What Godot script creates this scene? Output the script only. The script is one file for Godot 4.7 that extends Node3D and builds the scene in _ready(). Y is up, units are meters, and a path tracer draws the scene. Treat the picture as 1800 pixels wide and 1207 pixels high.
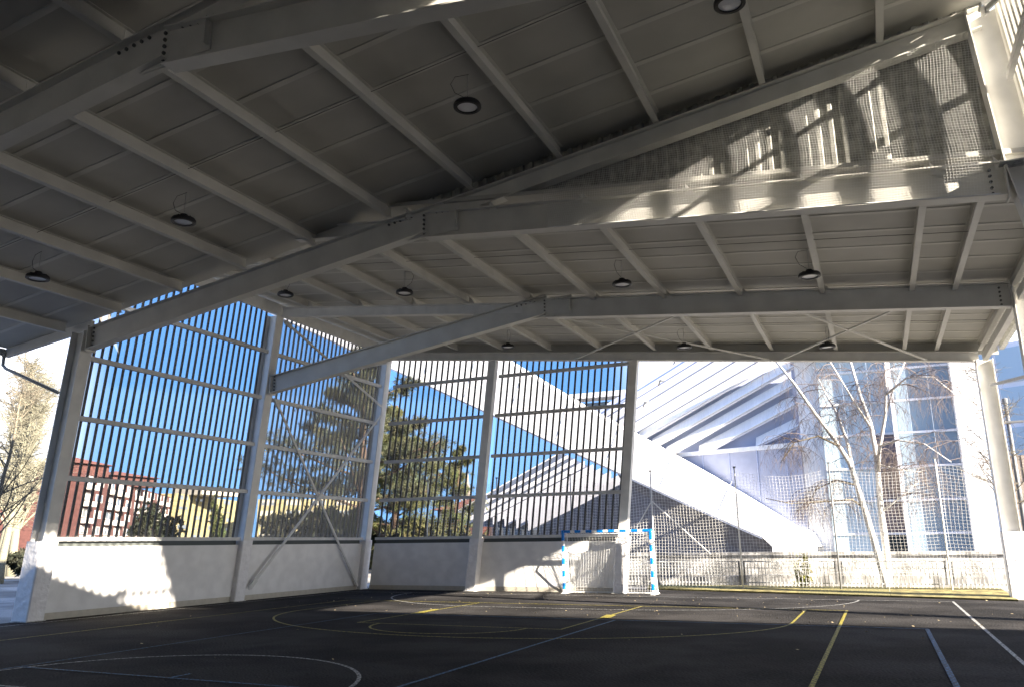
extends Node3D
# Covered sports court with louvred walls, a white congress hall behind it.  x runs along the end wall, -z into the picture.

const XL := -18.64      # inner face of the side wall at the floor
const SH := 0.109       # lean of the columns (x per metre of height)
const ZF := [-6.9, -13.8, -20.65, -27.5]   # the four roof frames
var counts := {}
var rng := RandomNumberGenerator.new()
var tex := {}
var M := {}

# ---------------------------------------------------------------- helpers
func numbered(called: String, parent: Node) -> String:
	var key := str(parent.get_instance_id()) + called
	var n: int = counts.get(key, 0)
	counts[key] = n + 1
	return called if n == 0 else "%s_%03d" % [called, n]

func ST() -> SurfaceTool:
	var s := SurfaceTool.new()
	s.begin(Mesh.PRIMITIVE_TRIANGLES)
	s.set_smooth_group(-1)
	return s

func obj(called: String, st, m: Material, parent: Node = null) -> MeshInstance3D:
	var o := MeshInstance3D.new()
	if parent == null: parent = self
	if st is SurfaceTool:
		st.generate_normals()
		o.mesh = st.commit()
	else:
		o.mesh = st
	o.material_override = m
	o.name = numbered(called, parent)
	parent.add_child(o, true)
	return o

func inst(called: String, mesh: Mesh, m: Material, xf: Transform3D, parent: Node) -> MeshInstance3D:
	var o := MeshInstance3D.new()
	o.mesh = mesh
	o.material_override = m
	o.transform = xf
	o.name = numbered(called, parent)
	parent.add_child(o, true)
	return o

func tag(o: Node, label: String, category: String, group := "", kind := "") -> void:
	if label != "": o.set_meta("label", label)
	if category != "": o.set_meta("category", category)
	if group != "": o.set_meta("group", group)
	if kind != "": o.set_meta("kind", kind)

func thing(called: String, label: String, category: String, at := Vector3.ZERO, group := "") -> Node3D:
	var o := Node3D.new()
	o.name = numbered(called, self)
	o.position = at
	add_child(o, true)
	tag(o, label, category, group)
	return o

func struct(called: String, st, m: Material, parent: Node = null) -> MeshInstance3D:
	var o := obj(called, st, m, parent)
	if parent == null: o.set_meta("kind", "structure")
	return o

func quad(st: SurfaceTool, a: Vector3, b: Vector3, c: Vector3, d: Vector3) -> void:
	for p in [a, b, c, a, c, d]: st.add_vertex(p)

func tri(st: SurfaceTool, a: Vector3, b: Vector3, c: Vector3) -> void:
	for p in [a, b, c]: st.add_vertex(p)

# a bar from p0 to p1 whose cross-section is spanned by the half vectors a and b
func slab(st: SurfaceTool, p0: Vector3, p1: Vector3, a: Vector3, b: Vector3) -> void:
	if (p1 - p0).dot(a.cross(b)) < 0.0: b = -b
	var q := [p0 - a - b, p0 + a - b, p0 + a + b, p0 - a + b, p1 - a - b, p1 + a - b, p1 + a + b, p1 - a + b]
	quad(st, q[0], q[1], q[2], q[3]); quad(st, q[7], q[6], q[5], q[4])
	quad(st, q[0], q[4], q[5], q[1]); quad(st, q[1], q[5], q[6], q[2])
	quad(st, q[2], q[6], q[7], q[3]); quad(st, q[3], q[7], q[4], q[0])

# the same with cut corners (c is the share of the half width)
func slab_cut(st: SurfaceTool, p0: Vector3, p1: Vector3, a: Vector3, b: Vector3, c := 0.12) -> void:
	if (p1 - p0).dot(a.cross(b)) < 0.0: b = -b
	var k := 1.0 - c
	var o := [-a * k - b, a * k - b, a - b * k, a + b * k, a * k + b, -a * k + b, -a + b * k, -a - b * k]
	for i in 8:
		var u: Vector3 = o[i]
		var v: Vector3 = o[(i + 1) % 8]
		quad(st, p0 + u, p1 + u, p1 + v, p0 + v)
		tri(st, p0, p0 + u, p0 + v)
		tri(st, p1, p1 + v, p1 + u)

func box(st: SurfaceTool, lo: Vector3, hi: Vector3) -> void:
	var c := (lo + hi) / 2.0
	slab(st, Vector3(c.x, lo.y, c.z), Vector3(c.x, hi.y, c.z), Vector3((hi.x - lo.x) / 2.0, 0, 0), Vector3(0, 0, (hi.z - lo.z) / 2.0))

# an I-section: a = half depth between the outer flange faces, b = half flange width
func isec(st: SurfaceTool, p0: Vector3, p1: Vector3, a: Vector3, b: Vector3, tf := 0.022, tw := 0.014) -> void:
	var n := a.normalized()
	slab(st, p0 + a - n * tf / 2.0, p1 + a - n * tf / 2.0, n * tf / 2.0, b)
	slab(st, p0 - a + n * tf / 2.0, p1 - a + n * tf / 2.0, n * tf / 2.0, b)
	slab(st, p0, p1, n * (a.length() - tf), b.normalized() * tw / 2.0)

func tube(st: SurfaceTool, pts: Array, r0: float, r1: float, sides := 6, smooth := true) -> void:
	st.set_smooth_group(0 if smooth else -1)
	var rings := []
	for i in pts.size():
		var p: Vector3 = pts[i]
		var d: Vector3 = (pts[mini(i + 1, pts.size() - 1)] - pts[maxi(i - 1, 0)]).normalized()
		var u := d.cross(Vector3.UP if absf(d.y) < 0.9 else Vector3.RIGHT).normalized()
		var v := d.cross(u)
		var r := lerpf(r0, r1, float(i) / maxf(1.0, pts.size() - 1))
		var ring := []
		for k in sides:
			var t := TAU * k / sides
			ring.append(p + (u * cos(t) + v * sin(t)) * r)
		rings.append(ring)
	for i in pts.size() - 1:
		for k in sides:
			var k2 := (k + 1) % sides
			quad(st, rings[i][k], rings[i][k2], rings[i + 1][k2], rings[i + 1][k])
	if sides > 4:
		for k in range(1, sides - 1):
			tri(st, rings[0][0], rings[0][k + 1], rings[0][k])
			tri(st, rings[-1][0], rings[-1][k], rings[-1][k + 1])
	st.set_smooth_group(-1)

func lathe(st: SurfaceTool, profile: Array, at: Vector3, n := 28) -> void:
	st.set_smooth_group(-1)
	for i in profile.size() - 1:
		for k in n:
			var a0 := TAU * k / n
			var a1 := TAU * (k + 1) / n
			var f := func(p: Vector2, a: float) -> Vector3: return at + Vector3(p.x * cos(a), p.y, p.x * sin(a))
			quad(st, f.call(profile[i], a0), f.call(profile[i], a1), f.call(profile[i + 1], a1), f.call(profile[i + 1], a0))

func noise_tex(called: String, freq: float, lo: float, hi: float, octaves := 4, size := 512, contrast := 1.6, seed := 1, kind := FastNoiseLite.TYPE_SIMPLEX) -> Texture2D:
	var n := FastNoiseLite.new()
	n.seed = seed
	n.noise_type = kind
	n.frequency = freq
	n.fractal_octaves = octaves
	var img := n.get_seamless_image(size, size)
	img.convert(Image.FORMAT_RGB8)
	img.adjust_bcs(1.0, contrast, 1.0)
	img.adjust_bcs(1.0, 1.0, 0.0)
	# lay the noise between lo and hi
	var d := img.get_data()
	for i in d.size():
		d[i] = int(clampf(lo + (hi - lo) * d[i] / 255.0, 0.0, 1.0) * 255.0)
	img = Image.create_from_data(size, size, false, Image.FORMAT_RGB8, d)
	tex[called] = ImageTexture.create_from_image(img)
	return tex[called]

func normal_tex(called: String, freq: float, bump: float, size := 512, seed := 5) -> void:
	var n := FastNoiseLite.new()
	n.seed = seed
	n.frequency = freq
	n.fractal_octaves = 3
	var img := n.get_seamless_image(size, size)
	img.convert(Image.FORMAT_RGB8)
	img.bump_map_to_normal_map(bump)
	tex[called] = ImageTexture.create_from_image(img)

# base colours are linear, as measured on real things
func mat(r: float, g: float, b: float, rough := 0.7, pattern := "", metres := 2.0, fine := "", fine_metres := 0.4) -> StandardMaterial3D:
	var m := StandardMaterial3D.new()
	m.albedo_color = Color(r, g, b).linear_to_srgb()
	m.roughness = rough
	m.metallic_specular = 0.4
	if pattern != "":
		m.albedo_texture = tex[pattern]
		m.uv1_triplanar = true
		m.uv1_world_triplanar = true
		m.uv1_scale = Vector3.ONE / metres
	if fine != "":
		m.detail_enabled = true
		m.detail_albedo = tex[fine]
		m.detail_blend_mode = BaseMaterial3D.BLEND_MODE_MUL
		m.detail_uv_layer = BaseMaterial3D.DETAIL_UV_2
		m.uv2_triplanar = true
		m.uv2_world_triplanar = true
		m.uv2_scale = Vector3.ONE / fine_metres
	return m

func bumpy(m: StandardMaterial3D, called: String, strength: float) -> StandardMaterial3D:
	m.normal_enabled = true
	m.normal_texture = tex[called]
	m.normal_scale = strength
	return m

# inner face of the side wall, and a point of the end wall (which lean with the columns)
func side(y: float, z: float, out := 0.0) -> Vector3: return Vector3(XL + SH * y - out, y, z)
func endw(x: float, y: float, out := 0.0) -> Vector3: return Vector3(x + SH * y, y, -27.53 - out)

# roof lines
func deck_near(x: float) -> float: return 7.61 + 0.1446 * (x + 16.73)
func deck_far(x: float) -> float: return 8.48 - 0.1058 * (x + 6.73)
func end_beam_y(x: float) -> float: return 7.93 - 0.103 * (x + 7.3)

func _ready() -> void:
	rng.seed = 20240611
	# ---- camera
	var cam := Camera3D.new()
	cam.name = "camera"
	cam.transform = Transform3D(Basis(Vector3(0.914002, -0.010682, -0.405568), Vector3(0.106291, 0.971041, 0.213966), Vector3(0.391538, -0.238674, 0.888669)).orthonormalized(), Vector3(0, 1.704, 0))
	cam.fov = 46.06
	cam.near = 0.05
	cam.far = 1500.0
	add_child(cam)
	cam.current = true
	# ---- sky, sun, exposure
	var env := Environment.new()
	env.background_mode = Environment.BG_SKY
	env.tonemap_mode = Environment.TONE_MAPPER_LINEAR
	env.tonemap_exposure = 8.2
	env.sdfgi_enabled = true
	env.ssao_enabled = true
	env.ssil_enabled = true
	var sky := Sky.new()
	var pano := PanoramaSkyMaterial.new()
	pano.panorama = ImageTexture.create_from_image(sky_image())
	sky.sky_material = pano
	env.sky = sky
	var we := WorldEnvironment.new()
	we.name = "world_environment"
	we.environment = env
	add_child(we)
	var sun := DirectionalLight3D.new()
	sun.name = "sun"
	sun.light_energy = 1.35
	sun.light_color = Color(1.0, 0.95, 0.88)
	sun.light_angular_distance = 0.55
	sun.shadow_enabled = true
	add_child(sun)
	sun.look_at_from_position(Vector3.ZERO, Vector3(-1.0, -0.39, -0.25), Vector3.UP)

	materials()
	ground()
	court_lines()
	columns()
	frames()
	roofs()
	cladding()
	closed_end()
	low_walls()
	louvres()
	braces()
	school_building()
	fence()
	palace()
	town()
	trees()
	lamps()
	goal()
	leaves()

# ---------------------------------------------------------------- sky
func sky_image() -> Image:
	var w := 1024
	var h := 512
	var img := Image.create(w, h, false, Image.FORMAT_RGBF)
	var n := FastNoiseLite.new()
	n.seed = 11
	n.frequency = 1.6
	n.fractal_octaves = 4
	for j in h:
		var el := (0.5 - (j + 0.5) / h) * PI
		for i in w:
			var az := wrapf((i + 0.5) / w * TAU, -PI, PI)     # 0 looks along -z, positive to the right
			var d := Vector3(sin(az) * cos(el), sin(el), -cos(az) * cos(el))
			var up := clampf(sin(el), 0.0, 1.0)
			var low := pow(1.0 - up, 2.5)
			var c := Vector3(0.017, 0.056, 0.165).lerp(Vector3(0.043, 0.104, 0.20), low)
			# bright cloud banks either side of the clear blue stretch over the town, thin wisps elsewhere
			var wob := 0.03 * n.get_noise_3dv(d * 1.2)
			var b1 := smoothstep(-0.30, -0.20, az + wob) * (1.0 - smoothstep(2.1, 2.8, az + wob))
			var b2 := smoothstep(-1.45, -1.15, az + wob) * (1.0 - smoothstep(-0.98, -0.88, az + wob))
			var high := 1.0 - smoothstep(0.35, 0.65, up)
			var wisp := clampf(0.35 + 1.3 * n.get_noise_3dv(Vector3(d.x, d.y * 2.2, d.z)), 0.0, 1.0)
			var cover := maxf(b1, b2) * high * (0.7 + 0.3 * wisp)
			if az > -0.24 or az < -0.92: cover = maxf(cover, 0.30 * wisp * smoothstep(0.0, 0.2, minf(absf(az + 0.24), absf(az + 0.92))))
			c = c.lerp(Vector3(0.42, 0.425, 0.435), clampf(cover, 0.0, 1.0))
			if el < 0.0: c = c.lerp(Vector3(0.3, 0.3, 0.3), smoothstep(0.0, 0.15, -el))
			img.set_pixel(i, j, Color(c.x, c.y, c.z))
	return img

# ---------------------------------------------------------------- materials
func materials() -> void:
	noise_tex("soft", 0.006, 0.95, 1.0, 4, 512, 1.5, 1)
	noise_tex("grime", 0.012, 0.80, 1.0, 5, 512, 1.8, 2)
	noise_tex("speckle", 0.22, 0.72, 1.0, 2, 512, 1.8, 3)
	noise_tex("blotch", 0.004, 0.66, 1.0, 5, 512, 1.9, 4)
	noise_tex("streak", 0.03, 0.95, 1.0, 4, 512, 1.8, 21)
	noise_tex("wear", 0.05, 0.45, 1.0, 4, 512, 3.2, 15)
	noise_tex("bark", 0.03, 0.62, 1.0, 4, 512, 2.2, 6)
	normal_tex("grain", 0.25, 3.0, 512, 7)
	normal_tex("wrinkle", 0.012, 14.0, 512, 8)
	M.white = mat(0.68, 0.67, 0.62, 0.45, "soft", 3.0)
	M.steel_far = mat(0.74, 0.73, 0.69, 0.45, "soft", 2.2)
	M.deck = mat(0.50, 0.49, 0.445, 0.6, "soft", 5.0)
	M.rib = mat(0.62, 0.61, 0.56, 0.5, "soft", 4.0)
	M.pad = bumpy(mat(0.82, 0.81, 0.81, 0.42, "soft", 1.3), "wrinkle", 0.35)
	M.wall = bumpy(mat(0.83, 0.82, 0.80, 0.75, "soft", 2.5), "wrinkle", 0.03)
	M.plinth = mat(0.52, 0.48, 0.40, 0.85, "soft", 0.9)
	M.slot = mat(0.09, 0.10, 0.095, 0.7)
	M.slat = mat(0.055, 0.050, 0.045, 0.5, "soft", 0.8)
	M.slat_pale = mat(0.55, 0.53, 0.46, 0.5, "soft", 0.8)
	M.rail = mat(0.64, 0.635, 0.61, 0.45, "soft", 1.2)
	M.bolt = mat(0.12, 0.12, 0.11, 0.5)
	M.galv = mat(0.5, 0.5, 0.47, 0.5, "grime", 0.7)
	M.sheet = mat(0.42, 0.42, 0.38, 0.5, "grime", 2.0)
	M.asphalt = bumpy(mat(0.051, 0.048, 0.047, 0.95, "blotch", 9.0, "speckle", 0.9), "grain", 0.5)
	M.asphalt.metallic_specular = 0.2
	M.asphalt.uv1_scale = Vector3.ONE / 7.0
	M.ground = mat(0.44, 0.42, 0.38, 0.9, "blotch", 11.0, "speckle", 2.0)
	M.l_white = mat(0.62, 0.62, 0.60, 0.7, "wear", 1.6, "speckle", 0.5)
	M.l_yellow = mat(0.50, 0.42, 0.045, 0.7, "wear", 1.6, "speckle", 0.5)
	M.l_blue = mat(0.06, 0.20, 0.42, 0.7, "wear", 1.6, "speckle", 0.5)
	M.moss = mat(0.40, 0.34, 0.13, 0.95, "blotch", 1.1, "speckle", 0.6)
	M.moss_top = mat(0.37, 0.33, 0.13, 0.95, "bark", 1.4, "speckle", 0.6)
	M.concrete = mat(0.82, 0.80, 0.76, 0.9, "grime", 1.0, "blotch", 2.2)
	M.concrete.uv1_scale = Vector3(1.6, 0.25, 1.6)
	M.rail_grey = mat(0.46, 0.47, 0.47, 0.5)
	M.rail_dark = mat(0.15, 0.155, 0.16, 0.5)
	M.post_pale = mat(0.62, 0.62, 0.60, 0.5)
	M.cord = mat(0.72, 0.72, 0.70, 0.8)
	M.net = StandardMaterial3D.new()
	M.net.albedo_color = Color(0.30, 0.295, 0.28, 0.0).linear_to_srgb()
	M.net.albedo_color.a = 0.24
	M.net.transparency = BaseMaterial3D.TRANSPARENCY_ALPHA
	M.net.roughness = 0.9
	M.net.metallic_specular = 0.0
	M.net_dense = M.net.duplicate()
	M.net_dense.albedo_color = Color(0.42, 0.415, 0.39, 0.0).linear_to_srgb()
	M.net_dense.albedo_color.a = 0.40
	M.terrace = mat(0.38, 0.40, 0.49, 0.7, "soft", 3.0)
	M.wing_pale = mat(0.50, 0.50, 0.54, 0.6, "soft", 4.0)
	M.hall = mat(0.80, 0.80, 0.80, 0.5, "soft", 6.0, "streak", 4.0)
	M.hall.uv2_scale = Vector3(0.35, 0.03, 0.35)
	M.hall_joint = mat(0.72, 0.72, 0.75, 0.6, "soft", 5.0)
	M.hall_gap = mat(0.42, 0.47, 0.62, 0.4)
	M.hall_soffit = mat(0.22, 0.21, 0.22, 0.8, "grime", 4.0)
	M.wing_dark = mat(0.13, 0.16, 0.23, 0.35, "soft", 3.0)
	M.glass_pale = mat(0.40, 0.50, 0.56, 0.15)
	M.glass_deep = mat(0.17, 0.23, 0.29, 0.12)
	M.glass_brown = mat(0.15, 0.12, 0.125, 0.25)
	M.glass_dark = mat(0.02, 0.03, 0.035, 0.1)
	M.stone = mat(0.30, 0.25, 0.21, 0.9, "grime", 1.5)
	M.brick = mat(0.085, 0.034, 0.029, 0.9, "grime", 4.0)
	M.roof_red = mat(0.17, 0.065, 0.045, 0.9, "grime", 3.0)
	M.balcony = mat(0.46, 0.43, 0.40, 0.8, "soft", 3.0)
	M.ochre = mat(0.27, 0.235, 0.12, 0.9, "grime", 6.0)
	M.ochre_dark = mat(0.16, 0.14, 0.08, 0.9)
	M.cream = mat(0.34, 0.31, 0.25, 0.9, "soft", 4.0)
	M.awning = mat(0.45, 0.26, 0.06, 0.9)
	M.pane = mat(0.10, 0.12, 0.14, 0.15)
	M.birch = mat(0.82, 0.80, 0.76, 0.8, "bark", 0.5)
	M.twig = mat(0.135, 0.11, 0.10, 0.9)
	M.grey_bark = mat(0.22, 0.19, 0.14, 0.95, "bark", 0.6)
	M.pale_bark = mat(0.27, 0.255, 0.185, 0.95, "bark", 0.8)
	M.pine_bark = mat(0.13, 0.085, 0.06, 0.95, "bark", 0.6)
	M.leaf = mat(1, 1, 1, 0.85)
	M.leaf.vertex_color_use_as_albedo = true
	M.leaf.backlight_enabled = true
	M.leaf.backlight = Color(0.25, 0.28, 0.12)
	M.lamp = mat(0.018, 0.018, 0.02, 0.45)
	M.lens = mat(0.75, 0.76, 0.78, 0.12)
	M.cable = mat(0.03, 0.03, 0.03, 0.6)
	M.goal_white = mat(0.80, 0.80, 0.79, 0.4)
	M.goal_blue = mat(0.0, 0.20, 0.66, 0.4)
	M.dry_leaf = mat(0.45, 0.36, 0.22, 0.9)
	M.render = mat(0.5, 0.47, 0.42, 0.9, "grime", 4.0)

# ---------------------------------------------------------------- ground and court
func sheet(y: float, x0: float, z0: float, x1: float, z1: float) -> SurfaceTool:
	var s := ST()
	quad(s, Vector3(x0, y, z0), Vector3(x1, y, z0), Vector3(x1, y, z1), Vector3(x0, y, z1))
	return s

func ground() -> void:
	var g := struct("ground", sheet(-0.05, -700, -900, 700, 300), M.ground)
	tag(g, "pale dusty ground around the covered court and under the trees", "ground")
	var c := ST()
	box(c, Vector3(-18.85, -0.045, -30.0), Vector3(4.3, 0.0, 14))
	var f := struct("court_floor", c, M.asphalt)
	tag(f, "dark asphalt sports court floor under the white roof", "court floor")
	set_meta("court", f)

func line(st: SurfaceTool, x0: float, z0: float, x1: float, z1: float, w: float, y := 0.004) -> void:
	var d := Vector3(x1 - x0, 0, z1 - z0).normalized()
	var n := Vector3(-d.z, 0, d.x) * w / 2.0
	var a := Vector3(x0, y, z0)
	var b := Vector3(x1, y, z1)
	quad(st, a - n, b - n, b + n, a + n)

func arc(st: SurfaceTool, cx: float, cz: float, rx: float, rz: float, a0: float, a1: float, w: float, y := 0.004) -> void:
	var steps := int(maxf(8, absf(a1 - a0) / 0.05))
	for i in steps:
		var p := []
		for k in [i, i + 1]:
			var t := lerpf(a0, a1, float(k) / steps)
			p.append([Vector3(cx + (rx - w / 2) * sin(t), y, cz + (rz - w / 2) * cos(t)), Vector3(cx + (rx + w / 2) * sin(t), y, cz + (rz + w / 2) * cos(t))])
		quad(st, p[0][0], p[1][0], p[1][1], p[0][1])

func court_lines() -> void:
	var floor_: Node = get_meta("court")
	var add := func(called: String, s: SurfaceTool, m: Material) -> void: obj(called, s, m, floor_)
	var s := ST(); line(s, -18.2, -25.97, 1.66, -25.97, 0.055); add.call("goal_line", s, M.l_white)
	s = ST(); line(s, 1.63, -25.94, 1.63, 12, 0.06); add.call("side_line", s, M.l_white)
	s = ST(); line(s, -18.1, -25.94, -18.1, 12, 0.06); add.call("side_line", s, M.l_white)
	s = ST(); line(s, -18.0, -7.42, 1.58, -7.42, 0.06); add.call("halfway_line", s, M.l_white)
	s = ST()
	arc(s, -6.9, -25.93, 6.15, 5.05, 0.0, PI / 2, 0.055)
	arc(s, -10.0, -25.93, 5.4, 5.05, -PI / 2, 0.0, 0.055)
	line(s, -10.0, -20.88, -6.9, -20.88, 0.055)
	add.call("goal_area_line", s, M.l_white)
	s = ST(); arc(s, -8.85, -7.95, 2.88, 2.88, 0, TAU, 0.055); add.call("centre_circle", s, M.l_white)
	var y := 0.008
	s = ST(); line(s, -15.4, -22.11, -0.9, -22.11, 0.055, y); add.call("base_line", s, M.l_yellow)
	s = ST(); line(s, -0.93, -22.08, -0.93, 12, 0.065, y); add.call("side_line", s, M.l_yellow)
	s = ST(); line(s, -15.4, -22.08, -15.4, 12, 0.055, y); add.call("side_line", s, M.l_yellow)
	s = ST()
	line(s, -10.84, -22.08, -10.84, -15.95, 0.055, y); line(s, -6.02, -22.08, -6.02, -15.95, 0.055, y); line(s, -10.87, -15.92, -5.99, -15.92, 0.055, y)
	add.call("key_line", s, M.l_yellow)
	s = ST(); line(s, -10.87, -19.6, -10.75, -18.2, 0.22, 0.016); line(s, -6.0, -19.3, -5.92, -18.5, 0.24, 0.016); add.call("paint_smudge", s, M.l_yellow)
	s = ST(); arc(s, -8.5, -15.9, 1.75, 1.5, -PI / 2, PI / 2, 0.055, y); add.call("free_throw_arc", s, M.l_yellow)
	s = ST()
	line(s, -1.87, -22.08, -1.87, -18.6, 0.055, y); line(s, -14.35, -22.08, -14.35, -18.6, 0.055, y)
	arc(s, -8.11, -18.6, 6.24, 4.6, -PI / 2, PI / 2, 0.055, y)
	add.call("three_point_line", s, M.l_yellow)
	y = 0.012
	s = ST(); line(s, -11.75, -18.1, 0.66, -18.1, 0.05, y); add.call("base_line", s, M.l_blue)
	s = ST(); line(s, 0.634, -18.07, 0.634, 12, 0.07, y); add.call("side_line", s, M.l_blue)
	s = ST(); line(s, -5.55, -18.07, -5.55, 12, 0.06, y); add.call("side_line", s, M.l_blue)
	s = ST(); line(s, -11.75, -18.07, -11.75, 12, 0.035, y); add.call("side_line", s, M.l_blue)
	s = ST(); line(s, -11.7, -8.6, -5.6, -8.6, 0.05, y); line(s, -8.8, -8.98, -8.8, -8.63, 0.05, y); add.call("halfway_line", s, M.l_blue)

# ---------------------------------------------------------------- columns
func column(label: String, foot: Vector3, top: Vector3, a: Vector3, b: Vector3, padded: bool, group: String, boxed := false) -> Node3D:
	var t := thing("steel_column", label, "column", foot, group)
	var d := top - foot
	var s := ST()
	if boxed: slab(s, Vector3.ZERO, d, a, b)
	else: isec(s, Vector3.ZERO, d, a, b)
	obj("shaft", s, M.steel_far, t)
	if padded:
		s = ST()
		var h := 1.85
		slab_cut(s, Vector3(0, 0.0, 0), d * (h / d.y), a + a.normalized() * 0.05, b + b.normalized() * 0.06, 0.1)
		obj("pad", s, M.pad, t)
	s = ST()
	slab(s, Vector3(0, -0.005, 0), Vector3(0, 0.02, 0), a + a.normalized() * 0.08, b + b.normalized() * 0.085)
	obj("base_plate", s, M.galv, t)
	return t

func columns() -> void:
	var a := Vector3(0.23, 0, 0)
	var b := Vector3(0, 0, 0.17)
	var g := "padded columns of the covered court"
	for i in 3:
		var z: float = [-13.8, -20.65, -27.45][i]
		var foot := Vector3(XL - 0.13, 0, z)
		var top_y: float = [7.0, 9.15, 9.0][i]
		column(["nearest padded white column of the louvred side wall, at its open near end", "tall padded column between the two louvred side panels", "padded corner column where the side and end walls meet"][i], foot, foot + Vector3(SH * top_y, top_y, 0), a, b, true, g)
	for i in 2:
		var x: float = [-13.78, -8.2][i]
		var foot := Vector3(x, 0, -27.4)
		var ty: float = [8.45, 7.9][i]
		column(["padded column in the middle of the louvred end wall", "padded sunlit column ending the louvred wall behind the goal"][i], foot, foot + Vector3(SH * ty, ty, 0), Vector3(0.15, 0, 0), Vector3(0, 0, 0.14), true, g, true)
	column("sunlit padded corner column beside the mossy planter and railing", Vector3(3.45, 0, -27.35), Vector3(3.40, 6.85, -27.35), a, b, true, g)
	column("padded column at the right picture edge holding the third roof beam", Vector3(3.58, 0, -20.55), Vector3(3.53, 7.2, -20.55), a, b, true, g)
	column("column leaning in at the right picture edge, under the corrugated gable", Vector3(3.85, 0, -13.8), Vector3(2.62, 7.3, -13.8), a, b, true, g)
	column("upper column beside the corrugated gable, between the two roof slopes", Vector3(2.62, 7.31, -13.8), Vector3(2.42, 10.1, -13.8), a, b, false, "")

# ---------------------------------------------------------------- roof frames
func frames() -> void:
	var labels := ["nearest steel roof frame with the bolted splice, upper left", "second roof frame with the bolted crossing and netted right half", "third roof frame with the round-ended beam rising from the tall column", "slim end frame lying on the columns of the end wall"]
	for i in 4:
		var z: float = ZF[i]
		var t := thing("roof_frame", labels[i], "roof frame", Vector3(0, 0, z), "")
		var up := Vector3(0, 1, 0)
		var w := Vector3(0, 0, 0.13)
		if i == 3:
			var s := ST()
			isec(s, Vector3(-17.6, end_beam_y(-17.6) + 0.15, 0), Vector3(3.3, end_beam_y(3.3) + 0.15, 0), up * 0.15, w, 0.018, 0.012)
			obj("rafter", s, M.steel_far, t)
			continue
		# the beam that rises from the side wall to the crossing
		var l0 := Vector3(-17.72, 6.515, 0)
		var l1 := Vector3(-8.0, 7.975, 0)
		var s := ST()
		isec(s, l0 + up * 0.285, l1 + up * 0.285, up * 0.285, w)
		obj("rafter", s, M.white, t)
		# the beam that falls from the crossing to the right-hand column
		var xr: float = [2.35, 2.4, 3.3][i]
		s = ST()
		var r0 := Vector3(-8.0, 7.86, 0)
		var r1 := Vector3(xr, 7.86 - 0.1 * (xr + 8.0), 0)
		isec(s, r0 + up * 0.285, r1 + up * 0.285, up * 0.283, w * 0.985, 0.022, 0.017)
		obj("rafter", s, M.white, t)
		# the gusset plates where they cross, with their bolts
		for side_ in [-1.0, 1.0]:
			s = ST()
			var g0 := Vector3(-8.75, 8.16, side_ * 0.02)
			slab(s, g0, g0 + Vector3(1.5, 0.03, 0), up * 0.265, Vector3(0, 0, 0.012))
			obj("gusset_plate", s, M.white, t)
		for k in 5:
			bolt(t, Vector3(-8.05, 7.98 + 0.1 * k, 0.034))
			bolt(t, Vector3(-7.75 + 0.14 * k, 8.40 - 0.012 * k, 0.034))
			bolt(t, Vector3(-8.35 - 0.14 * k, 8.40 - 0.02 * k, 0.034))
			bolt(t, Vector3(l0.x + 0.12, 6.62 + 0.11 * k, 0.03))
			bolt(t, Vector3(xr - 0.22, r1.y + 0.08 + 0.1 * k, 0.03))
		for e in [l0 + Vector3(0.015, 0.28, 0), r1 + Vector3(-0.015, 0.28, 0)]:
			s = ST()
			slab(s, e - up * 0.33, e + up * 0.33, Vector3(0.012, 0, 0), Vector3(0, 0, 0.145))
			obj("end_plate", s, M.white, t)
		# stiffener ribs in the web
		for x in [-7.28]:
			s = ST()
			slab(s, Vector3(x, 7.99, 0.073), Vector3(x, 8.38, 0.073), Vector3(0.008, 0, 0), Vector3(0, 0, 0.045))
			obj("stiffener", s, M.white, t)
		if i < 2:      # near roof: the rising beam goes on to the right
			s = ST()
			var sl := 0.157
			var y0 := 8.58 + sl * (xr + 5.15)
			var f := func(x: float, h: float) -> Vector3: return Vector3(x, 8.58 + sl * (x + 5.15) + h, 0)
			slab(s, f.call(-8.0, 0.20), f.call(xr, 0.20), up * 0.165, Vector3(0, 0, 0.011))
			slab(s, f.call(-8.2, 0.385), f.call(xr, 0.385), up * 0.0105, w * 0.92)
			slab(s, f.call(-6.7, 0.015), f.call(xr, 0.015), up * 0.0105, w * 0.92)
			obj("upper_rafter", s, M.white, t)
		if i > 0:      # far roof: the other beam goes on to the left
			s = ST()
			var zo := -0.02 if i == 1 else 0.0
			var f := func(x: float, h: float) -> Vector3: return Vector3(x, 8.36 - 0.1124 * (x + 8.2) + h, zo)
			slab(s, f.call(-8.4, -0.18), f.call(-17.45, -0.18), up * 0.135, Vector3(0, 0, 0.012))
			slab(s, f.call(-8.4, -0.035), f.call(-17.45, -0.035), up * 0.0105, w * 0.85)
			slab(s, f.call(-9.9, -0.325), f.call(-17.45, -0.325), up * 0.0105, w * 0.85)
			obj("upper_rafter", s, M.steel_far, t)

func bolt(parent: Node, at: Vector3) -> void:
	if not tex.has("bolt_mesh"):
		var s := ST()
		lathe(s, [Vector2(0, 0.03), Vector2(0.026, 0.028), Vector2(0.026, 0.0)], Vector3.ZERO, 6)
		s.generate_normals()
		tex["bolt_mesh"] = s.commit()
	inst("bolt", tex["bolt_mesh"], M.bolt, Transform3D(Basis(Vector3.RIGHT, PI / 2), at), parent)

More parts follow.
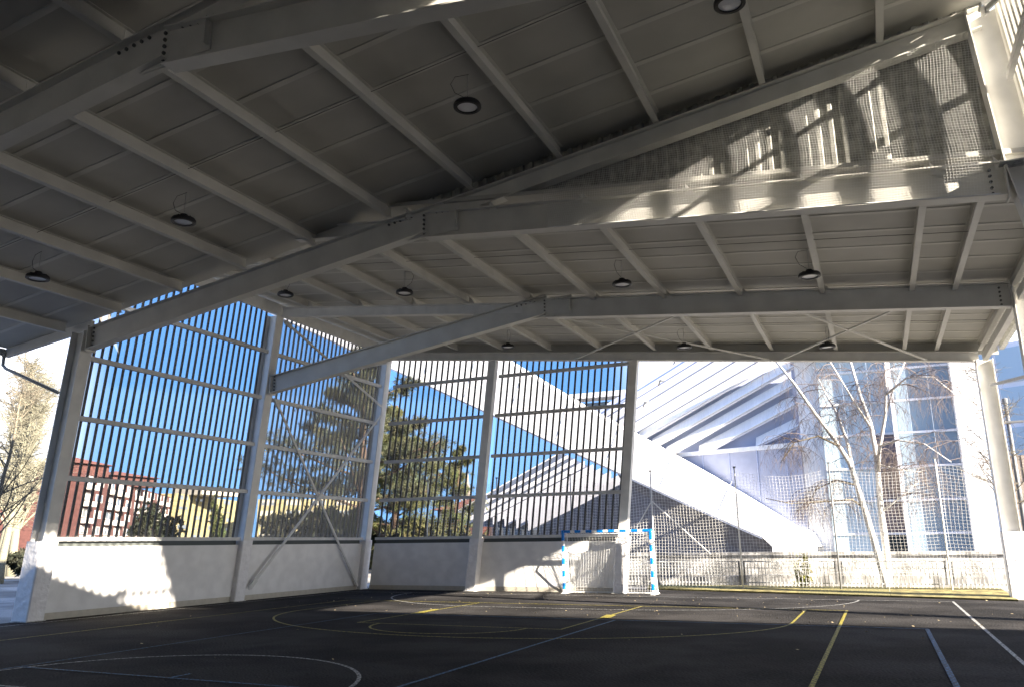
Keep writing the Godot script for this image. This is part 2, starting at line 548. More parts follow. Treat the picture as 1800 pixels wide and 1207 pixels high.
# ---------------------------------------------------------------- roofs
func roofs() -> void:
	var near := thing("pavilion_roof", "dark near roof slope of metal deck and purlins, rising to the right", "roof")
	var s: SurfaceTool
	# deck panels, one metre wide, laid up the slope
	for k in 28:
		var z0 := -14.1 + k * 1.0
		s = ST()
		var x0 := -21.2
		var x1 := 2.95
		slab(s, Vector3(x0, deck_near(x0) + 0.04, z0 + 0.5), Vector3(x1, deck_near(x1) + 0.04, z0 + 0.5), Vector3(0, 0.04, 0), Vector3(0, 0, 0.496))
		obj("roof_panel", s, M.deck, near)
		s = ST()
		slab(s, Vector3(x0, deck_near(x0) - 0.006, z0 + 1.0), Vector3(x1, deck_near(x1) - 0.006, z0 + 1.0), Vector3(0, 0.006, 0), Vector3(0, 0, 0.055))
		obj("roof_rib", s, M.rib, near)
	for k in 11:
		var x := -18.71 + 1.96 * k
		for bay in 4:
			var z0: float = [-13.8, -6.898, 0.004, 6.906][bay]
			s = ST()
			var y := deck_near(x) - 0.125
			isec(s, Vector3(x, y, z0), Vector3(x, y, z0 + 6.896), Vector3(0, 0.124, 0), Vector3(0.06, 0, 0), 0.012, 0.008)
			obj("purlin", s, M.rib, near)
	# sag rods between the purlins, half way along each bay
	for zz in [-10.0, -3.2]:
		for k in 10:
			var xa := -18.71 + 1.96 * k + 0.05
			s = ST()
			tube(s, [Vector3(xa, deck_near(xa) - 0.10, zz), Vector3(xa + 1.86, deck_near(xa + 1.86) - 0.10, zz)], 0.006, 0.006, 5)
			obj("sag_rod", s, M.bolt, near)
	# eave overhang: verge beam and gutter
	s = ST()
	slab(s, Vector3(-21.2, 6.84, -14.02), Vector3(-18.0, 7.25, -14.02), Vector3(0, 0.12, 0), Vector3(0, 0, 0.05))
	obj("verge_beam", s, M.white, near)
	s = ST()
	slab(s, Vector3(-21.27, 6.86, -14.1), Vector3(-21.27, 6.86, 13.8), Vector3(0.06, 0, 0), Vector3(0, 0.09, 0))
	obj("gutter", s, M.galv, near)
	var pipe := thing("downpipe", "thin grey downpipe slanting from the eave corner to the nearest column", "downpipe", Vector3(-21.22, 6.75, -13.95))
	s = ST()
	tube(s, [Vector3(0, 0, 0), Vector3(0, -0.25, 0), Vector3(0.15, -0.36, 0.0), Vector3(2.35, -1.2, 0.02)], 0.045, 0.045, 8)
	obj("pipe", s, M.galv, pipe)
	s = ST()
	tube(s, [Vector3(0, 0.10, 0), Vector3(0, -0.02, 0)], 0.07, 0.055, 8)
	obj("outlet", s, M.galv, pipe)
	# far roof
	var far_ := thing("pavilion_roof", "lighter far roof slope of metal deck and purlins, falling to the right", "roof")
	for k in 14:
		var z0 := -27.9 + k * 1.0
		s = ST()
		var x0 := -18.3
		var x1 := 3.9
		var half := 0.496 if k < 13 else 0.60
		slab(s, Vector3(x0, deck_far(x0) + 0.04, z0 + half), Vector3(x1, deck_far(x1) + 0.04, z0 + half), Vector3(0, 0.04, 0), Vector3(0, 0, half - 0.004))
		obj("roof_panel", s, M.deck, far_)
		if k > 0:
			s = ST()
			slab(s, Vector3(x0, deck_far(x0) - 0.006, z0), Vector3(x1, deck_far(x1) - 0.006, z0), Vector3(0, 0.006, 0), Vector3(0, 0, 0.055))
			obj("roof_rib", s, M.rib, far_)
	for k in 12:
		var x := -16.42 + 1.97 * k
		if k == 10: x = 2.2
		if k == 11: x = 3.35
		for bay in 2:
			var z0: float = [-20.648, -27.45][bay]
			var y := deck_far(x) - 0.125
			s = ST()
			isec(s, Vector3(x, y, z0), Vector3(x, y, z0 + 6.8), Vector3(0, 0.124, 0), Vector3(0.06, 0, 0), 0.012, 0.008)
			obj("purlin", s, M.rib, far_)
		for fz in [-13.8, -20.65]:      # cleats that hold the purlins on the beams
			s = ST()
			tri(s, Vector3(x + 0.06, deck_far(x) - 0.255, fz + 0.06), Vector3(x + 0.24, deck_far(x) - 0.29, fz + 0.06), Vector3(x + 0.06, deck_far(x) - 0.03, fz + 0.06))
			tri(s, Vector3(x + 0.06, deck_far(x) - 0.255, fz + 0.07), Vector3(x + 0.06, deck_far(x) - 0.03, fz + 0.07), Vector3(x + 0.24, deck_far(x) - 0.29, fz + 0.07))
			obj("purlin_cleat", s, M.steel_far, far_)
	for zz in [-17.0, -24.2]:
		for k in 10:
			var xa := -16.42 + 1.97 * k + 0.05
			s = ST()
			tube(s, [Vector3(xa, deck_far(xa) - 0.10, zz), Vector3(xa + 1.87, deck_far(xa + 1.87) - 0.10, zz)], 0.006, 0.006, 5)
			obj("sag_rod", s, M.bolt, far_)
	# roof bracing of the last bay
	for r in [[-1.33, 1.91], [0.99, -2.38], [-7.79, -2.7], [-4.16, -9.6]]:
		s = ST()
		var p0 := Vector3(r[0], 7.86 - 0.1 * (r[0] + 8.0) + 0.05, -20.6)
		var p1 := Vector3(r[1], end_beam_y(r[1]) + 0.03, -27.45)
		slab(s, p0, p1, Vector3(0.035, 0, 0), Vector3(0, 0.02, 0))
		obj("roof_brace", s, M.rib, far_)
	s = ST()
	var e0 := Vector3(-18.2, (end_beam_y(-18.2) + 0.30 + deck_far(-18.2)) / 2, -27.62)
	var e1 := Vector3(3.85, (end_beam_y(3.85) + 0.30 + deck_far(3.85)) / 2, -27.62)
	slab(s, e0, e1, Vector3(0, (deck_far(-18.2) - end_beam_y(-18.2) - 0.30) / 2 + 0.02, 0), Vector3(0, 0, 0.03))
	obj("closure_board", s, M.deck, far_)
	# eave beams along both long sides
	s = ST()
	box(s, Vector3(3.36, 6.80, -27.2), Vector3(3.5, 7.02, -20.75)); box(s, Vector3(3.36, 6.80, -20.35), Vector3(3.5, 7.02, -14.1))
	obj("eave_beam", s, M.white, far_)
	s = ST()
	slab(s, Vector3(3.98, 7.31, -27.9), Vector3(3.98, 7.31, -13.7), Vector3(0.07, 0, 0), Vector3(0, 0.085, 0))
	obj("gutter", s, M.galv, far_)
	s = ST()
	slab(s, Vector3(-17.70, 9.36, -27.3), Vector3(-17.70, 9.36, -13.9), Vector3(0.05, 0, 0), Vector3(0, 0.19, 0))
	obj("eave_beam", s, M.steel_far, far_)

# ---------------------------------------------------------------- gable with corrugated sheets, and its net
func cladding() -> void:
	var t := thing("corrugated_gable", "grey corrugated metal gable between the two roof slopes, streaked by sun", "cladding", Vector3(0, 0, -14.02))
	var x := -9.0
	while x < 2.45:
		var s := ST()
		var n := 5
		for k in n:      # five ribs to a sheet
			var a := x + k * 0.21
			var px := [a, a + 0.10, a + 0.125, a + 0.185, a + 0.21]
			var pz := [0.0, 0.0, 0.045, 0.045, 0.0]
			for j in 4:
				var q := []
				for e in [j, j + 1]:
					var xx: float = minf(px[e], 2.50)
					q.append(Vector3(xx, deck_far(xx) + 0.09, pz[e]))
					q.append(Vector3(xx, deck_near(xx) + 0.04, pz[e]))
				if q[0].x < q[2].x: quad(s, q[0], q[1], q[3], q[2])
		obj("cladding_sheet", s, M.sheet, t)
		x += 1.05
	var s := ST()
	slab(s, Vector3(-8.6, deck_far(-8.6) + 0.06, 0.09), Vector3(2.4, deck_far(2.4) + 0.06, 0.09), Vector3(0, 0.05, 0), Vector3(0, 0, 0.05))
	obj("flashing", s, M.galv, t)
	# protective net hung in front of the gable and of the lower beam
	var net := thing("roof_net", "white sagging safety net hung over the corrugated gable and lower beam", "net", Vector3(0, 0, -13.52))
	s = ST()
	var top := func(xx: float) -> float: return 8.56 + 0.157 * (xx + 5.15)
	var low := func(xx: float) -> float: return 7.84 - 0.1 * (xx + 8.0)
	var pitch := 0.045
	var xx := -5.2
	var pt := func(xq: float, v: float) -> Vector3:
		var y0: float = low.call(xq)
		var y1: float = top.call(xq)
		var bulge := 0.06 * sin(PI * clampf(v, 0, 1)) + 0.02 * sin(xq * 5.1) * sin(v * PI)
		return Vector3(xq + 0.07 * sin(v * 5.0 + xq * 0.9) * sin(PI * v), lerpf(y0, y1, v), bulge - 0.05)
	while xx < 2.25:
		for j in 7:
			slab(s, pt.call(xx, j / 7.0), pt.call(xx, (j + 1) / 7.0), Vector3(0.0015, 0, 0), Vector3(0, 0, 0.0015))
		xx += pitch
	for j in 62:
		var prev = null
		for k in 16:
			var xq := 2.25 - 7.45 * k / 15.0
			var h: float = top.call(xq) - low.call(xq)
			var v: float = j * pitch / h
			if v > 1.0: break
			var p: Vector3 = pt.call(xq, v)
			if prev != null: slab(s, prev, p, Vector3(0, 0.0015, 0), Vector3(0, 0, 0.0015))
			prev = p
	obj("net_mesh", s, M.cord, net).set_meta("kind", "stuff")
	s = ST()
	var rope := []
	for k in 25: rope.append(pt.call(-5.2 + 7.45 * k / 24.0, 0.0))
	tube(s, rope, 0.012, 0.012, 5)
	obj("edge_rope", s, M.cord, net)

# ---------------------------------------------------------------- the closed end of the hall behind the camera
func closed_end() -> void:
	var t := thing("end_wall", "white sheeted wall closing the court hall behind the viewer", "wall")
	for k in 12:
		var s := ST()
		var x0 := -18.6 + k * 1.86
		slab(s, Vector3(x0 + 0.93, -0.02, 13.6), Vector3(x0 + 0.93, deck_near(x0) + 0.1, 13.6), Vector3(0.927, 0, 0), Vector3(0, 0, 0.06))
		obj("wall_panel", s, M.wall, t)
	var u := thing("side_wall", "white sheeted side wall of the court hall beside and behind the viewer", "wall")
	for k in 8:
		var s := ST()
		var z0 := 0.2 + k * 1.67
		slab(s, Vector3(XL - 0.1, -0.02, z0 + 0.835), Vector3(XL - 0.1 + SH * 7.0, 7.0, z0 + 0.835), Vector3(0.06, 0, 0), Vector3(0, 0, 0.832))
		obj("wall_panel", s, M.wall, u)
	var v := thing("side_wall", "white sheeted right-hand wall under the high louvres, out of view", "wall")
	for k in 8:
		var s := ST()
		var z0 := -0.2 + k * 1.72
		slab(s, Vector3(3.6, -0.02, z0 + 0.86), Vector3(2.86, 6.9, z0 + 0.86), Vector3(0.06, 0, 0), Vector3(0, 0, 0.857))
		obj("wall_panel", s, M.wall, v)

# ---------------------------------------------------------------- low walls
func low_walls() -> void:
	var names := ["low white wall under the near louvred side panel, dappled with sunlight", "low white wall under the louvred side panel with the crossed braces", "low white wall under the end louvres, between corner and middle column", "low white wall behind the goal, half in sunlight"]
	for i in 4:
		var t := thing("low_wall", names[i], "low wall")
		var f := func(u: float, y: float, out: float) -> Vector3:
			if i < 2: return side(y, lerpf([-13.98, -20.83][i], [-20.47, -27.27][i], u), out)
			return endw(lerpf([-18.3, -13.58][i - 2], [-13.96, -8.38][i - 2], u), y, out)
		var across := Vector3(0.075, 0, 0) if i < 2 else Vector3(0, 0, 0.075)
		var n := 3 if i != 2 else 2
		for k in n:     # rendered panels with fine joints
			var s := ST()
			var u0 := float(k) / n
			var u1 := float(k + 1) / n
			var a: Vector3 = f.call(u0, 0.16, 0.10)
			var b: Vector3 = f.call(u1, 0.16, 0.10)
			var rise: Vector3 = f.call(u0, 1.72, 0.10) - a
			var mid := (a + b) / 2
			slab(s, mid, mid + rise, (b - a) / 2 * 0.9992, across)
			obj("wall_panel", s, M.wall, t)
		var s := ST()
		var a: Vector3 = f.call(0.0, 0.0, 0.10)
		var b: Vector3 = f.call(1.0, 0.0, 0.10)
		slab(s, (a + b) / 2, (a + b) / 2 + Vector3(0, 0.157, 0), (b - a) / 2, across * 1.05)
		obj("plinth", s, M.plinth, t)
		s = ST()
		a = f.call(0.0, 1.72, 0.17)
		b = f.call(1.0, 1.72, 0.17)
		slab(s, (a + b) / 2, (a + b) / 2 + Vector3(0, 0.13, 0), (b - a) / 2, across * 0.5)
		obj("shadow_gap", s, M.slot, t)

# ---------------------------------------------------------------- louvred screens
func louvres() -> void:
	var labels := ["near louvred screen of dark vertical slats on the side wall, blue sky behind", "louvred side screen of dark vertical slats behind the crossed braces", "louvred screen of dark vertical slats in the end wall, pines behind", "louvred screen of dark vertical slats above the goal, white arm behind"]
	var rails := [1.90, 3.37, 4.86, 6.38, 7.88]
	for i in 4:
		var t := thing("louvre_screen", labels[i], "louvre screen", Vector3.ZERO, "louvred screens of the court walls")
		var n: int = [26, 26, 17, 21][i]
		for k in n:
			var s := ST()
			if i < 2:
				var z: float = lerpf([-14.10, -20.95][i], [-20.38, -27.18][i], (k + 0.5) / n)
				slab(s, side(1.90, z, 0.16), side(9.2, z, 0.16), Vector3(0.022, 0, 0), Vector3(0, 0, 0.029))
			else:
				var x: float = lerpf([-18.35, -13.60][i - 2], [-13.96, -8.36][i - 2], (k + 0.5) / n)
				var ytop := end_beam_y(x + SH * 8.3) + 0.12
				slab(s, endw(x, 1.90, 0.16), endw(x, ytop, 0.16), Vector3(0.033, 0, 0), Vector3(0, 0, 0.020))
			obj("slat", s, M.slat, t)
		for y in rails:
			var s := ST()
			var h := 0.06 if y > 2 else 0.05
			if i < 2: slab(s, side(y, [-13.98, -20.83][i], 0.06), side(y, [-20.47, -27.27][i], 0.06), Vector3(0.05, 0, 0), Vector3(0, h, 0))
			else: slab(s, endw([-18.3, -13.58][i - 2], y, 0.06), endw([-13.96, -8.38][i - 2], y, 0.06), Vector3(0, 0, 0.05), Vector3(0, h, 0))
			obj("rail", s, M.rail, t)
		var s := ST()
		if i < 2: quad(s, side(1.95, [-14.0, -20.85][i], 0.125), side(9.2, [-14.0, -20.85][i], 0.125), side(9.2, [-20.45, -27.25][i], 0.125), side(1.95, [-20.45, -27.25][i], 0.125))
		else:
			var xa: float = [-18.3, -13.56][i - 2]
			var xb: float = [-13.98, -8.40][i - 2]
			quad(s, endw(xa, 1.95, 0.125), endw(xa, end_beam_y(xa + 0.9) + 0.02, 0.125), endw(xb, end_beam_y(xb + 0.9) + 0.02, 0.125), endw(xb, 1.95, 0.125))
		obj("insect_net", s, M.net_dense if i == 1 else M.net, t)
	# high louvres on the right, above the school side
	var t := thing("louvre_screen", "pale sunlit louvres high on the right, above the near roof beam end", "louvre screen", Vector3.ZERO)
	var n := 104
	for k in n:
		var z := lerpf(-13.55, 13.4, (k + 0.5) / n)
		var s := ST()
		slab(s, Vector3(2.86, 6.98, z), Vector3(2.58, 10.36, z), Vector3(0.03, 0, 0), Vector3(0, 0, 0.056))
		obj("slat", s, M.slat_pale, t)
	for y in [7.05, 8.75, 10.2]:
		var s := ST()
		var x: float = 2.78 - 0.083 * (y - 6.98)
		slab(s, Vector3(x, y, -13.6), Vector3(x, y, 13.5), Vector3(0.04, 0, 0), Vector3(0, 0.06, 0))
		obj("rail", s, M.rail, t)

# ---------------------------------------------------------------- braces
func brace(label: String, p0: Vector3, p1: Vector3) -> void:
	var t := thing("brace", label, "brace", p0)
	var s := ST()
	var d := (p1 - p0).normalized()
	var u := Vector3(1, 0, 0)
	slab(s, Vector3.ZERO, p1 - p0, u * 0.02, d.cross(u).normalized() * 0.04)
	obj("bar", s, M.rail, t)
	s = ST()
	slab(s, d * 0.05, d * 0.4, u * 0.006 + Vector3(0.026, 0, 0), d.cross(u).normalized() * 0.07)
	obj("end_plate", s, M.rail, t)

func braces() -> void:
	brace("lower diagonal brace falling to the corner column foot", side(6.42, -20.95, -0.10), side(0.12, -27.1, -0.10))
	brace("lower diagonal brace rising to the corner column", side(0.35, -20.98, -0.16), side(6.7, -27.2, -0.16))
	brace("upper diagonal brace falling from the tall column's top", side(9.0, -20.86, -0.10), side(7.05, -27.25, -0.10))
	brace("upper diagonal brace hidden in part by the round-ended beam", side(6.95, -20.95, -0.16), side(8.8, -27.2, -0.16))
	brace("pale strut between the two right-hand columns", Vector3(3.55, 5.2, -20.75), Vector3(3.45, 6.05, -27.15))
	brace("near diagonal brace in front of the high right louvres", Vector3(2.62, 7.05, -13.5), Vector3(2.42, 10.0, -7.1))
	brace("second diagonal brace in front of the high right louvres", Vector3(2.40, 9.9, -13.5), Vector3(2.60, 7.05, -7.1))

# ---------------------------------------------------------------- the school building that shades the near half of the court
func school_building() -> void:
	var t := thing("school_building", "rendered flat-roofed school block beside the court, outside the picture", "building")
	var pts := [Vector2(5.3, -7.8), Vector2(5.6, -8.08), Vector2(8.4, -10.8), Vector2(11.4, -11.8), Vector2(33, -11.8), Vector2(33, 12), Vector2(5.3, 12)]
	var s := ST()
	for i in pts.size():
		var a: Vector2 = pts[i]
		var b: Vector2 = pts[(i + 1) % pts.size()]
		quad(s, Vector3(a.x, -0.05, a.y), Vector3(b.x, -0.05, b.y), Vector3(b.x, 10.5, b.y), Vector3(a.x, 10.5, a.y))
	var idx := Geometry2D.triangulate_polygon(PackedVector2Array(pts))
	for k in range(0, idx.size(), 3):
		tri(s, Vector3(pts[idx[k]].x, 10.5, pts[idx[k]].y), Vector3(pts[idx[k + 1]].x, 10.5, pts[idx[k + 1]].y), Vector3(pts[idx[k + 2]].x, 10.5, pts[idx[k + 2]].y))
	obj("wall", s, M.render, t)
	for fl in 3:
		for k in 4:
			s = ST()
			var z := -4.5 + k * 4.0
			box(s, Vector3(5.24, 1.1 + fl * 3.2, z - 0.9), Vector3(5.32, 2.6 + fl * 3.2, z + 0.9))
			obj("window", s, M.pane, t)

# ---------------------------------------------------------------- planter, railings, ball net, old wall
func fence() -> void:
	# mossy planter edge, running slightly askew to the end wall
	var t := thing("planter_edge", "low mossy yellow planter edge along the far side of the court", "planter edge")
	var cuts := [-7.9, -5.2, -2.6, 0.1, 3.25]
	for i in 4:
		var s := ST()
		var x0: float = cuts[i] + 0.004
		var x1: float = cuts[i + 1] - 0.004
		var f := func(x: float) -> float: return -29.55 + 0.29 * (x + 7.17)
		var lo := -0.04
		var p := [Vector3(x0, lo, f.call(x0)), Vector3(x1, lo, f.call(x1)), Vector3(x1, lo, -30.1), Vector3(x0, lo, -30.1)]
		var q := []
		for v in p: q.append(Vector3(v.x, 0.05 if v.z > -30 else 0.16, v.z))
		quad(s, q[0], q[1], p[1], p[0]); quad(s, q[1], q[2], p[2], p[1]); quad(s, q[2], q[3], p[3], p[2]); quad(s, q[3], q[0], p[0], p[3]); quad(s, q[3], q[2], q[1], q[0])
		obj("kerb_block", s, M.moss if i % 2 else M.moss_top, t)
	# railing panels
	var ends := [[-16.6, -13.7], [-13.5, -10.6], [-10.45, -7.6], [-7.3, -4.52], [-4.36, -1.45], [-1.25, 1.75], [1.95, 4.9]]
	for i in ends.size():
		var x0: float = ends[i][0]
		var x1: float = ends[i][1]
		var lab: String = ["farthest railing panel seen through the end louvres", "railing panel seen through the end louvres, left of the goal", "railing panel behind the wall and the goal", "railing panel right behind the right goal post", "railing panel below the tip of the white arm", "railing panel in front of the birch trunks", "railing panel running behind the sunlit corner column"][i]
		var r := thing("railing_panel", "grey steel " + lab, "railing", Vector3(x0, 0.15, -29.35), "railing panels on the planter")
		var w := x1 - x0
		var s := ST()
		slab(s, Vector3(0, 0.83, 0), Vector3(w, 0.83, 0), Vector3(0, 0.018, 0), Vector3(0, 0, 0.02)); slab(s, Vector3(0, 0.62, 0), Vector3(w, 0.62, 0), Vector3(0, 0.012, 0), Vector3(0, 0, 0.012))
		slab(s, Vector3(0, 0.14, 0), Vector3(w, 0.14, 0), Vector3(0, 0.018, 0), Vector3(0, 0, 0.02))
		obj("rail", s, M.rail_grey, r)
		for e in [0.0, w]:
			s = ST()
			slab(s, Vector3(e, 0.12, 0.0), Vector3(e, 0.85, 0.0), Vector3(0.028, 0, 0), Vector3(0, 0, 0.028))
			obj("frame_post", s, M.rail_dark, r)
		var n := int(w / 0.115)
		for k in range(1, n):
			s = ST()
			slab(s, Vector3(w * k / n, 0.02, 0.024), Vector3(w * k / n, 0.80, 0.024), Vector3(0.012, 0, 0), Vector3(0, 0, 0.005))
			obj("bar", s, M.rail_grey, r)
	# posts of the ball net
	var px := [-16.7, -13.6, -10.52, -7.42, -4.42, -1.33, 1.86]
	for i in px.size():
		var lab: String = ["farthest ball-net post, seen through the end louvres", "ball-net post seen through the end louvres near the middle column", "ball-net post seen through the louvres left of the goal", "tripod-braced ball-net post right behind the right goal post", "ball-net post crossing the white arm", "dark thin ball-net post left of the birch", "pale ball-net post right of the birch"][i]
		var p := thing("net_post", lab, "post", Vector3(px[i], 0.1, -29.22), "posts of the ball net")
		var s := ST()
		tube(s, [Vector3.ZERO, Vector3(0, 4.08, 0)], 0.03, 0.024, 8)
		obj("pole", s, M.rail_dark if i == 5 else M.post_pale, p)
		s = ST()
		box(s, Vector3(-0.05, 4.06, -0.03), Vector3(0.05, 4.10, 0.03))
		obj("pole_cap", s, M.rail_dark, p)
		if i == 3:
			for sx in [-1.0, 1.0]:
				s = ST()
				tube(s, [Vector3(0, 3.0, 0), Vector3(sx * 1.7, 1.1, -1.6)], 0.022, 0.022, 6)
				obj("strut", s, M.post_pale, p)
	var net := thing("ball_net", "white square-mesh ball net strung between the posts above the railing", "net", Vector3(0, 0, -29.26))
	var s := ST()
	var sag := func(x: float, v: float) -> Vector3:
		var ph := fposmod((x + 16.7) / 3.1, 1.0)
		return Vector3(x + 0.03 * sin(v * 6.0 + x), 0.55 + v * (3.45 - 0.22 * sin(PI * ph)), 0.09 * sin(PI * ph) * sin(PI * v) + 0.012 * sin(x * 9.0 + v * 11.0))
	var x := -16.6
	while x < 3.2:
		for j in 6: slab(s, sag.call(x, j / 6.0), sag.call(x, (j + 1) / 6.0), Vector3(0.003, 0, 0), Vector3(0, 0, 0.003))
		x += 0.11
	for j in 33:
		var v := j / 32.0
		for k in 33:
			slab(s, sag.call(-16.6 + k * 0.6, v), sag.call(-16.6 + (k + 1) * 0.6, v), Vector3(0, 0.003, 0), Vector3(0, 0, 0.003))
	obj("net_mesh", s, M.cord, net).set_meta("kind", "stuff")
	# old stained wall behind the railing
	var wl := thing("garden_wall", "weathered pale concrete wall with dark streaks behind the railing", "wall")
	for k in 9:
		s = ST()
		var x0 := -19.0 + k * 3.0
		box(s, Vector3(x0 + 0.006, -0.05, -33.3), Vector3(x0 + 2.994, 1.12, -33.0))
		obj("wall_panel", s, M.concrete, wl)
	s = ST()
	box(s, Vector3(-19.0, 1.13, -33.36), Vector3(8, 1.24, -32.92))
	obj("coping", s, M.concrete, wl)
	var rp := thing("ramp_wall", "pale sloping ramp wall in front of the weathered concrete wall", "wall")
	s = ST()
	var pz := -32.2
	for e in [[-8.0, 0.30, 8.0, 0.86]]:
		quad(s, Vector3(e[0], -0.05, pz), Vector3(e[0], e[1], pz), Vector3(e[2], e[3], pz), Vector3(e[2], -0.05, pz))
		quad(s, Vector3(e[0], e[1], pz), Vector3(e[0], e[1], pz - 0.2), Vector3(e[2], e[3], pz - 0.2), Vector3(e[2], e[3], pz))
	obj("wall_panel", s, M.concrete, rp)

# ---------------------------------------------------------------- the white congress hall
func palace() -> void:
	var t := thing("congress_hall", "huge white sculptural hall with slanting arm, ribs and glazed front", "building")
	var s := ST()
	# the slanting arm: a wedge 2.5 m thick, its outline widening up to the left
	var lo := [Vector2(-5.75, 1.3), Vector2(-6.28, 1.85), Vector2(-7.3, 2.32), Vector2(-10.79, 4.0), Vector2(-18.71, 7.88), Vector2(-31.7, 14.26), Vector2(-52, 24.2)]
	var hi := [Vector2(-3.3, 1.3), Vector2(-3.67, 2.04), Vector2(-7.38, 4.36), Vector2(-10.64, 6.4), Vector2(-17.44, 10.55), Vector2(-31.4, 19.85), Vector2(-52, 33.5)]
	for i in lo.size() - 1:
		var a := Vector3(lo[i].x, lo[i].y, -50); var b := Vector3(lo[i + 1].x, lo[i + 1].y, -50)
		var c := Vector3(hi[i + 1].x, hi[i + 1].y, -50); var d := Vector3(hi[i].x, hi[i].y, -50)
		var back := Vector3(0.3, 0, -1.5)
		quad(s, a, b, c, d)
		quad(s, d, c, c + back, d + back)
		quad(s, b, a, a + back, b + back)
		quad(s, d + back, c + back, b + back, a + back)
	quad(s, Vector3(-5.75, 0, -50), Vector3(-5.75, 1.3, -50), Vector3(-3.3, 1.3, -50), Vector3(-3.3, 0, -50))
	var arm := obj("slanting_arm", s, M.hall, t)
	s = ST()
	for i in lo.size() - 1:      # drip edge below the arm
		if i == 0: continue
		slab(s, Vector3(lo[i].x, lo[i].y - 0.06, -50.3), Vector3(lo[i + 1].x, lo[i + 1].y - 0.06, -50.3), Vector3(0, 0.07, 0), Vector3(0, 0, 0.24))
	obj("lower_edge", s, M.hall_joint, arm)
	for k in 8:      # panel joints across the arm
		var q0 := Vector3(-9.0 - k * 3.4, 3.1 + k * 1.68, -49.99)
		s = ST()
		slab(s, q0 + Vector3(0.3, 0.2, 0), q0 + Vector3(1.25, 2.0 + 0.22 * k, 0), Vector3(0.015, -0.008, 0), Vector3(0, 0, 0.012))
		obj("joint", s, M.hall_joint, arm)
	# shaded wall under the arm
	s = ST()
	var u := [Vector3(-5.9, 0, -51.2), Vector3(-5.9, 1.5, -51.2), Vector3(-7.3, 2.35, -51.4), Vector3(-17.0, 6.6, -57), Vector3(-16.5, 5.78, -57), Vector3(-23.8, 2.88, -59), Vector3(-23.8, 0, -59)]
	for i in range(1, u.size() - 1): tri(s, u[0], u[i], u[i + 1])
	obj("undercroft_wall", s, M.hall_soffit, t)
	# left wing: dark sloping roof with pale fins running up to the right
	s = ST()
	quad(s, Vector3(-33.6, 3.3, -62), Vector3(-33.5, 3.9, -62), Vector3(-23.7, 9.0, -63.5), Vector3(-17.6, 6.0, -61))
	tri(s, Vector3(-33.6, 3.3, -62), Vector3(-17.6, 6.0, -61), Vector3(-24.9, 2.6, -61))
	var wing := obj("wing_roof", s, M.wing_dark, t)
	for k in 8:
		var v := k / 7.0
		var a := Vector3(-33.2, 3.95, -61.9).lerp(Vector3(-25.4, 3.0, -60.6), v)
		var b := Vector3(-23.6, 8.85, -63.3).lerp(Vector3(-17.7, 6.25, -60.6), v)
		var wdt := lerpf(0.05, 0.42, pow(v, 0.8))
		s = ST()
		slab(s, a + Vector3(0, 0, 0.12), b + Vector3(0, 0, 0.12), Vector3(0, wdt, 0), Vector3(0.06, 0, 0.2))
		obj("wing_fin", s, M.wing_pale, wing)
	# right flank: bluish glazed strips behind big white fins, fanning up to the right
	s = ST()
	var fl := [Vector3(-3.7, 6.6, -53.05), Vector3(-12.3, 6.7, -53.05), Vector3(-17.9, 9.0, -53.05), Vector3(-17.6, 10.25, -53.05), Vector3(-3.7, 17.2, -53.05)]
	for i in range(1, fl.size() - 1): tri(s, fl[0], fl[i], fl[i + 1])
	var flank := obj("flank_glazing", s, M.hall_gap, t)
	var fins := [[-6.58, 7.68, -3.83, 8.79, 0.30], [-10.21, 7.33, -3.76, 10.25, 0.36], [-12.38, 7.37, -3.68, 11.52, 0.33], [-13.31, 7.99, -3.54, 12.68, 0.33], [-14.19, 8.51, -3.45, 13.74, 0.31], [-15.37, 8.73, -3.36, 14.70, 0.27], [-16.16, 9.17, -3.27, 15.67, 0.23], [-16.63, 9.68, -3.21, 16.39, 0.14], [-17.03, 9.98, -3.15, 17.03, 0.10]]
	for f in fins:
		s = ST()
		var h: float = f[4]
		slab(s, Vector3(f[0] * 0.985, f[1] * 0.987, -52.6), Vector3(f[2], f[3] * 0.987, -52.4), Vector3(0, h, -h * 0.75), Vector3(0.0, 0.06, 0.16))
		obj("fin", s, M.hall, flank)
		s = ST()
		slab(s, Vector3(f[0] * 0.985, f[1] * 0.987 - h - 0.03, -52.3), Vector3(f[2], f[3] * 0.987 - h - 0.03, -52.1), Vector3(0, 0.02, 0), Vector3(0, 0, 0.06))
		obj("fin_gutter", s, M.hall_joint, flank)
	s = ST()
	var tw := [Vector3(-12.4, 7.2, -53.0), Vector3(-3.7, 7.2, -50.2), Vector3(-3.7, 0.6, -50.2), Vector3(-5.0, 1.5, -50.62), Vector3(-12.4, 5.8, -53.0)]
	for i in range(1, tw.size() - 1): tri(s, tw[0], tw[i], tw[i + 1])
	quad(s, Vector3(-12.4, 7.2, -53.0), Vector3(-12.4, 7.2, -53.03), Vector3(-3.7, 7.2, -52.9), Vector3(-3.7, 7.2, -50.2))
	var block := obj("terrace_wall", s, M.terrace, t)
	s = ST()
	slab(s, Vector3(-12.4, 7.10, -52.96), Vector3(-3.7, 7.10, -50.16), Vector3(0, 0.13, 0), Vector3(0.03, 0, 0.05))
	obj("coping", s, M.hall, block)
	for k in 5:
		s = ST()
		var v := (k + 0.5) / 5.0
		var c := Vector3(-12.4, 0, -53.0).lerp(Vector3(-3.7, 0, -50.2), v)
		slab(s, c + Vector3(0, 6.0 - 4.0 * v, 0.03), c + Vector3(0, 7.0, 0.03), Vector3(0.012, 0, 0.008), Vector3(0.01, 0, -0.016))
		obj("joint", s, M.hall_gap, block)
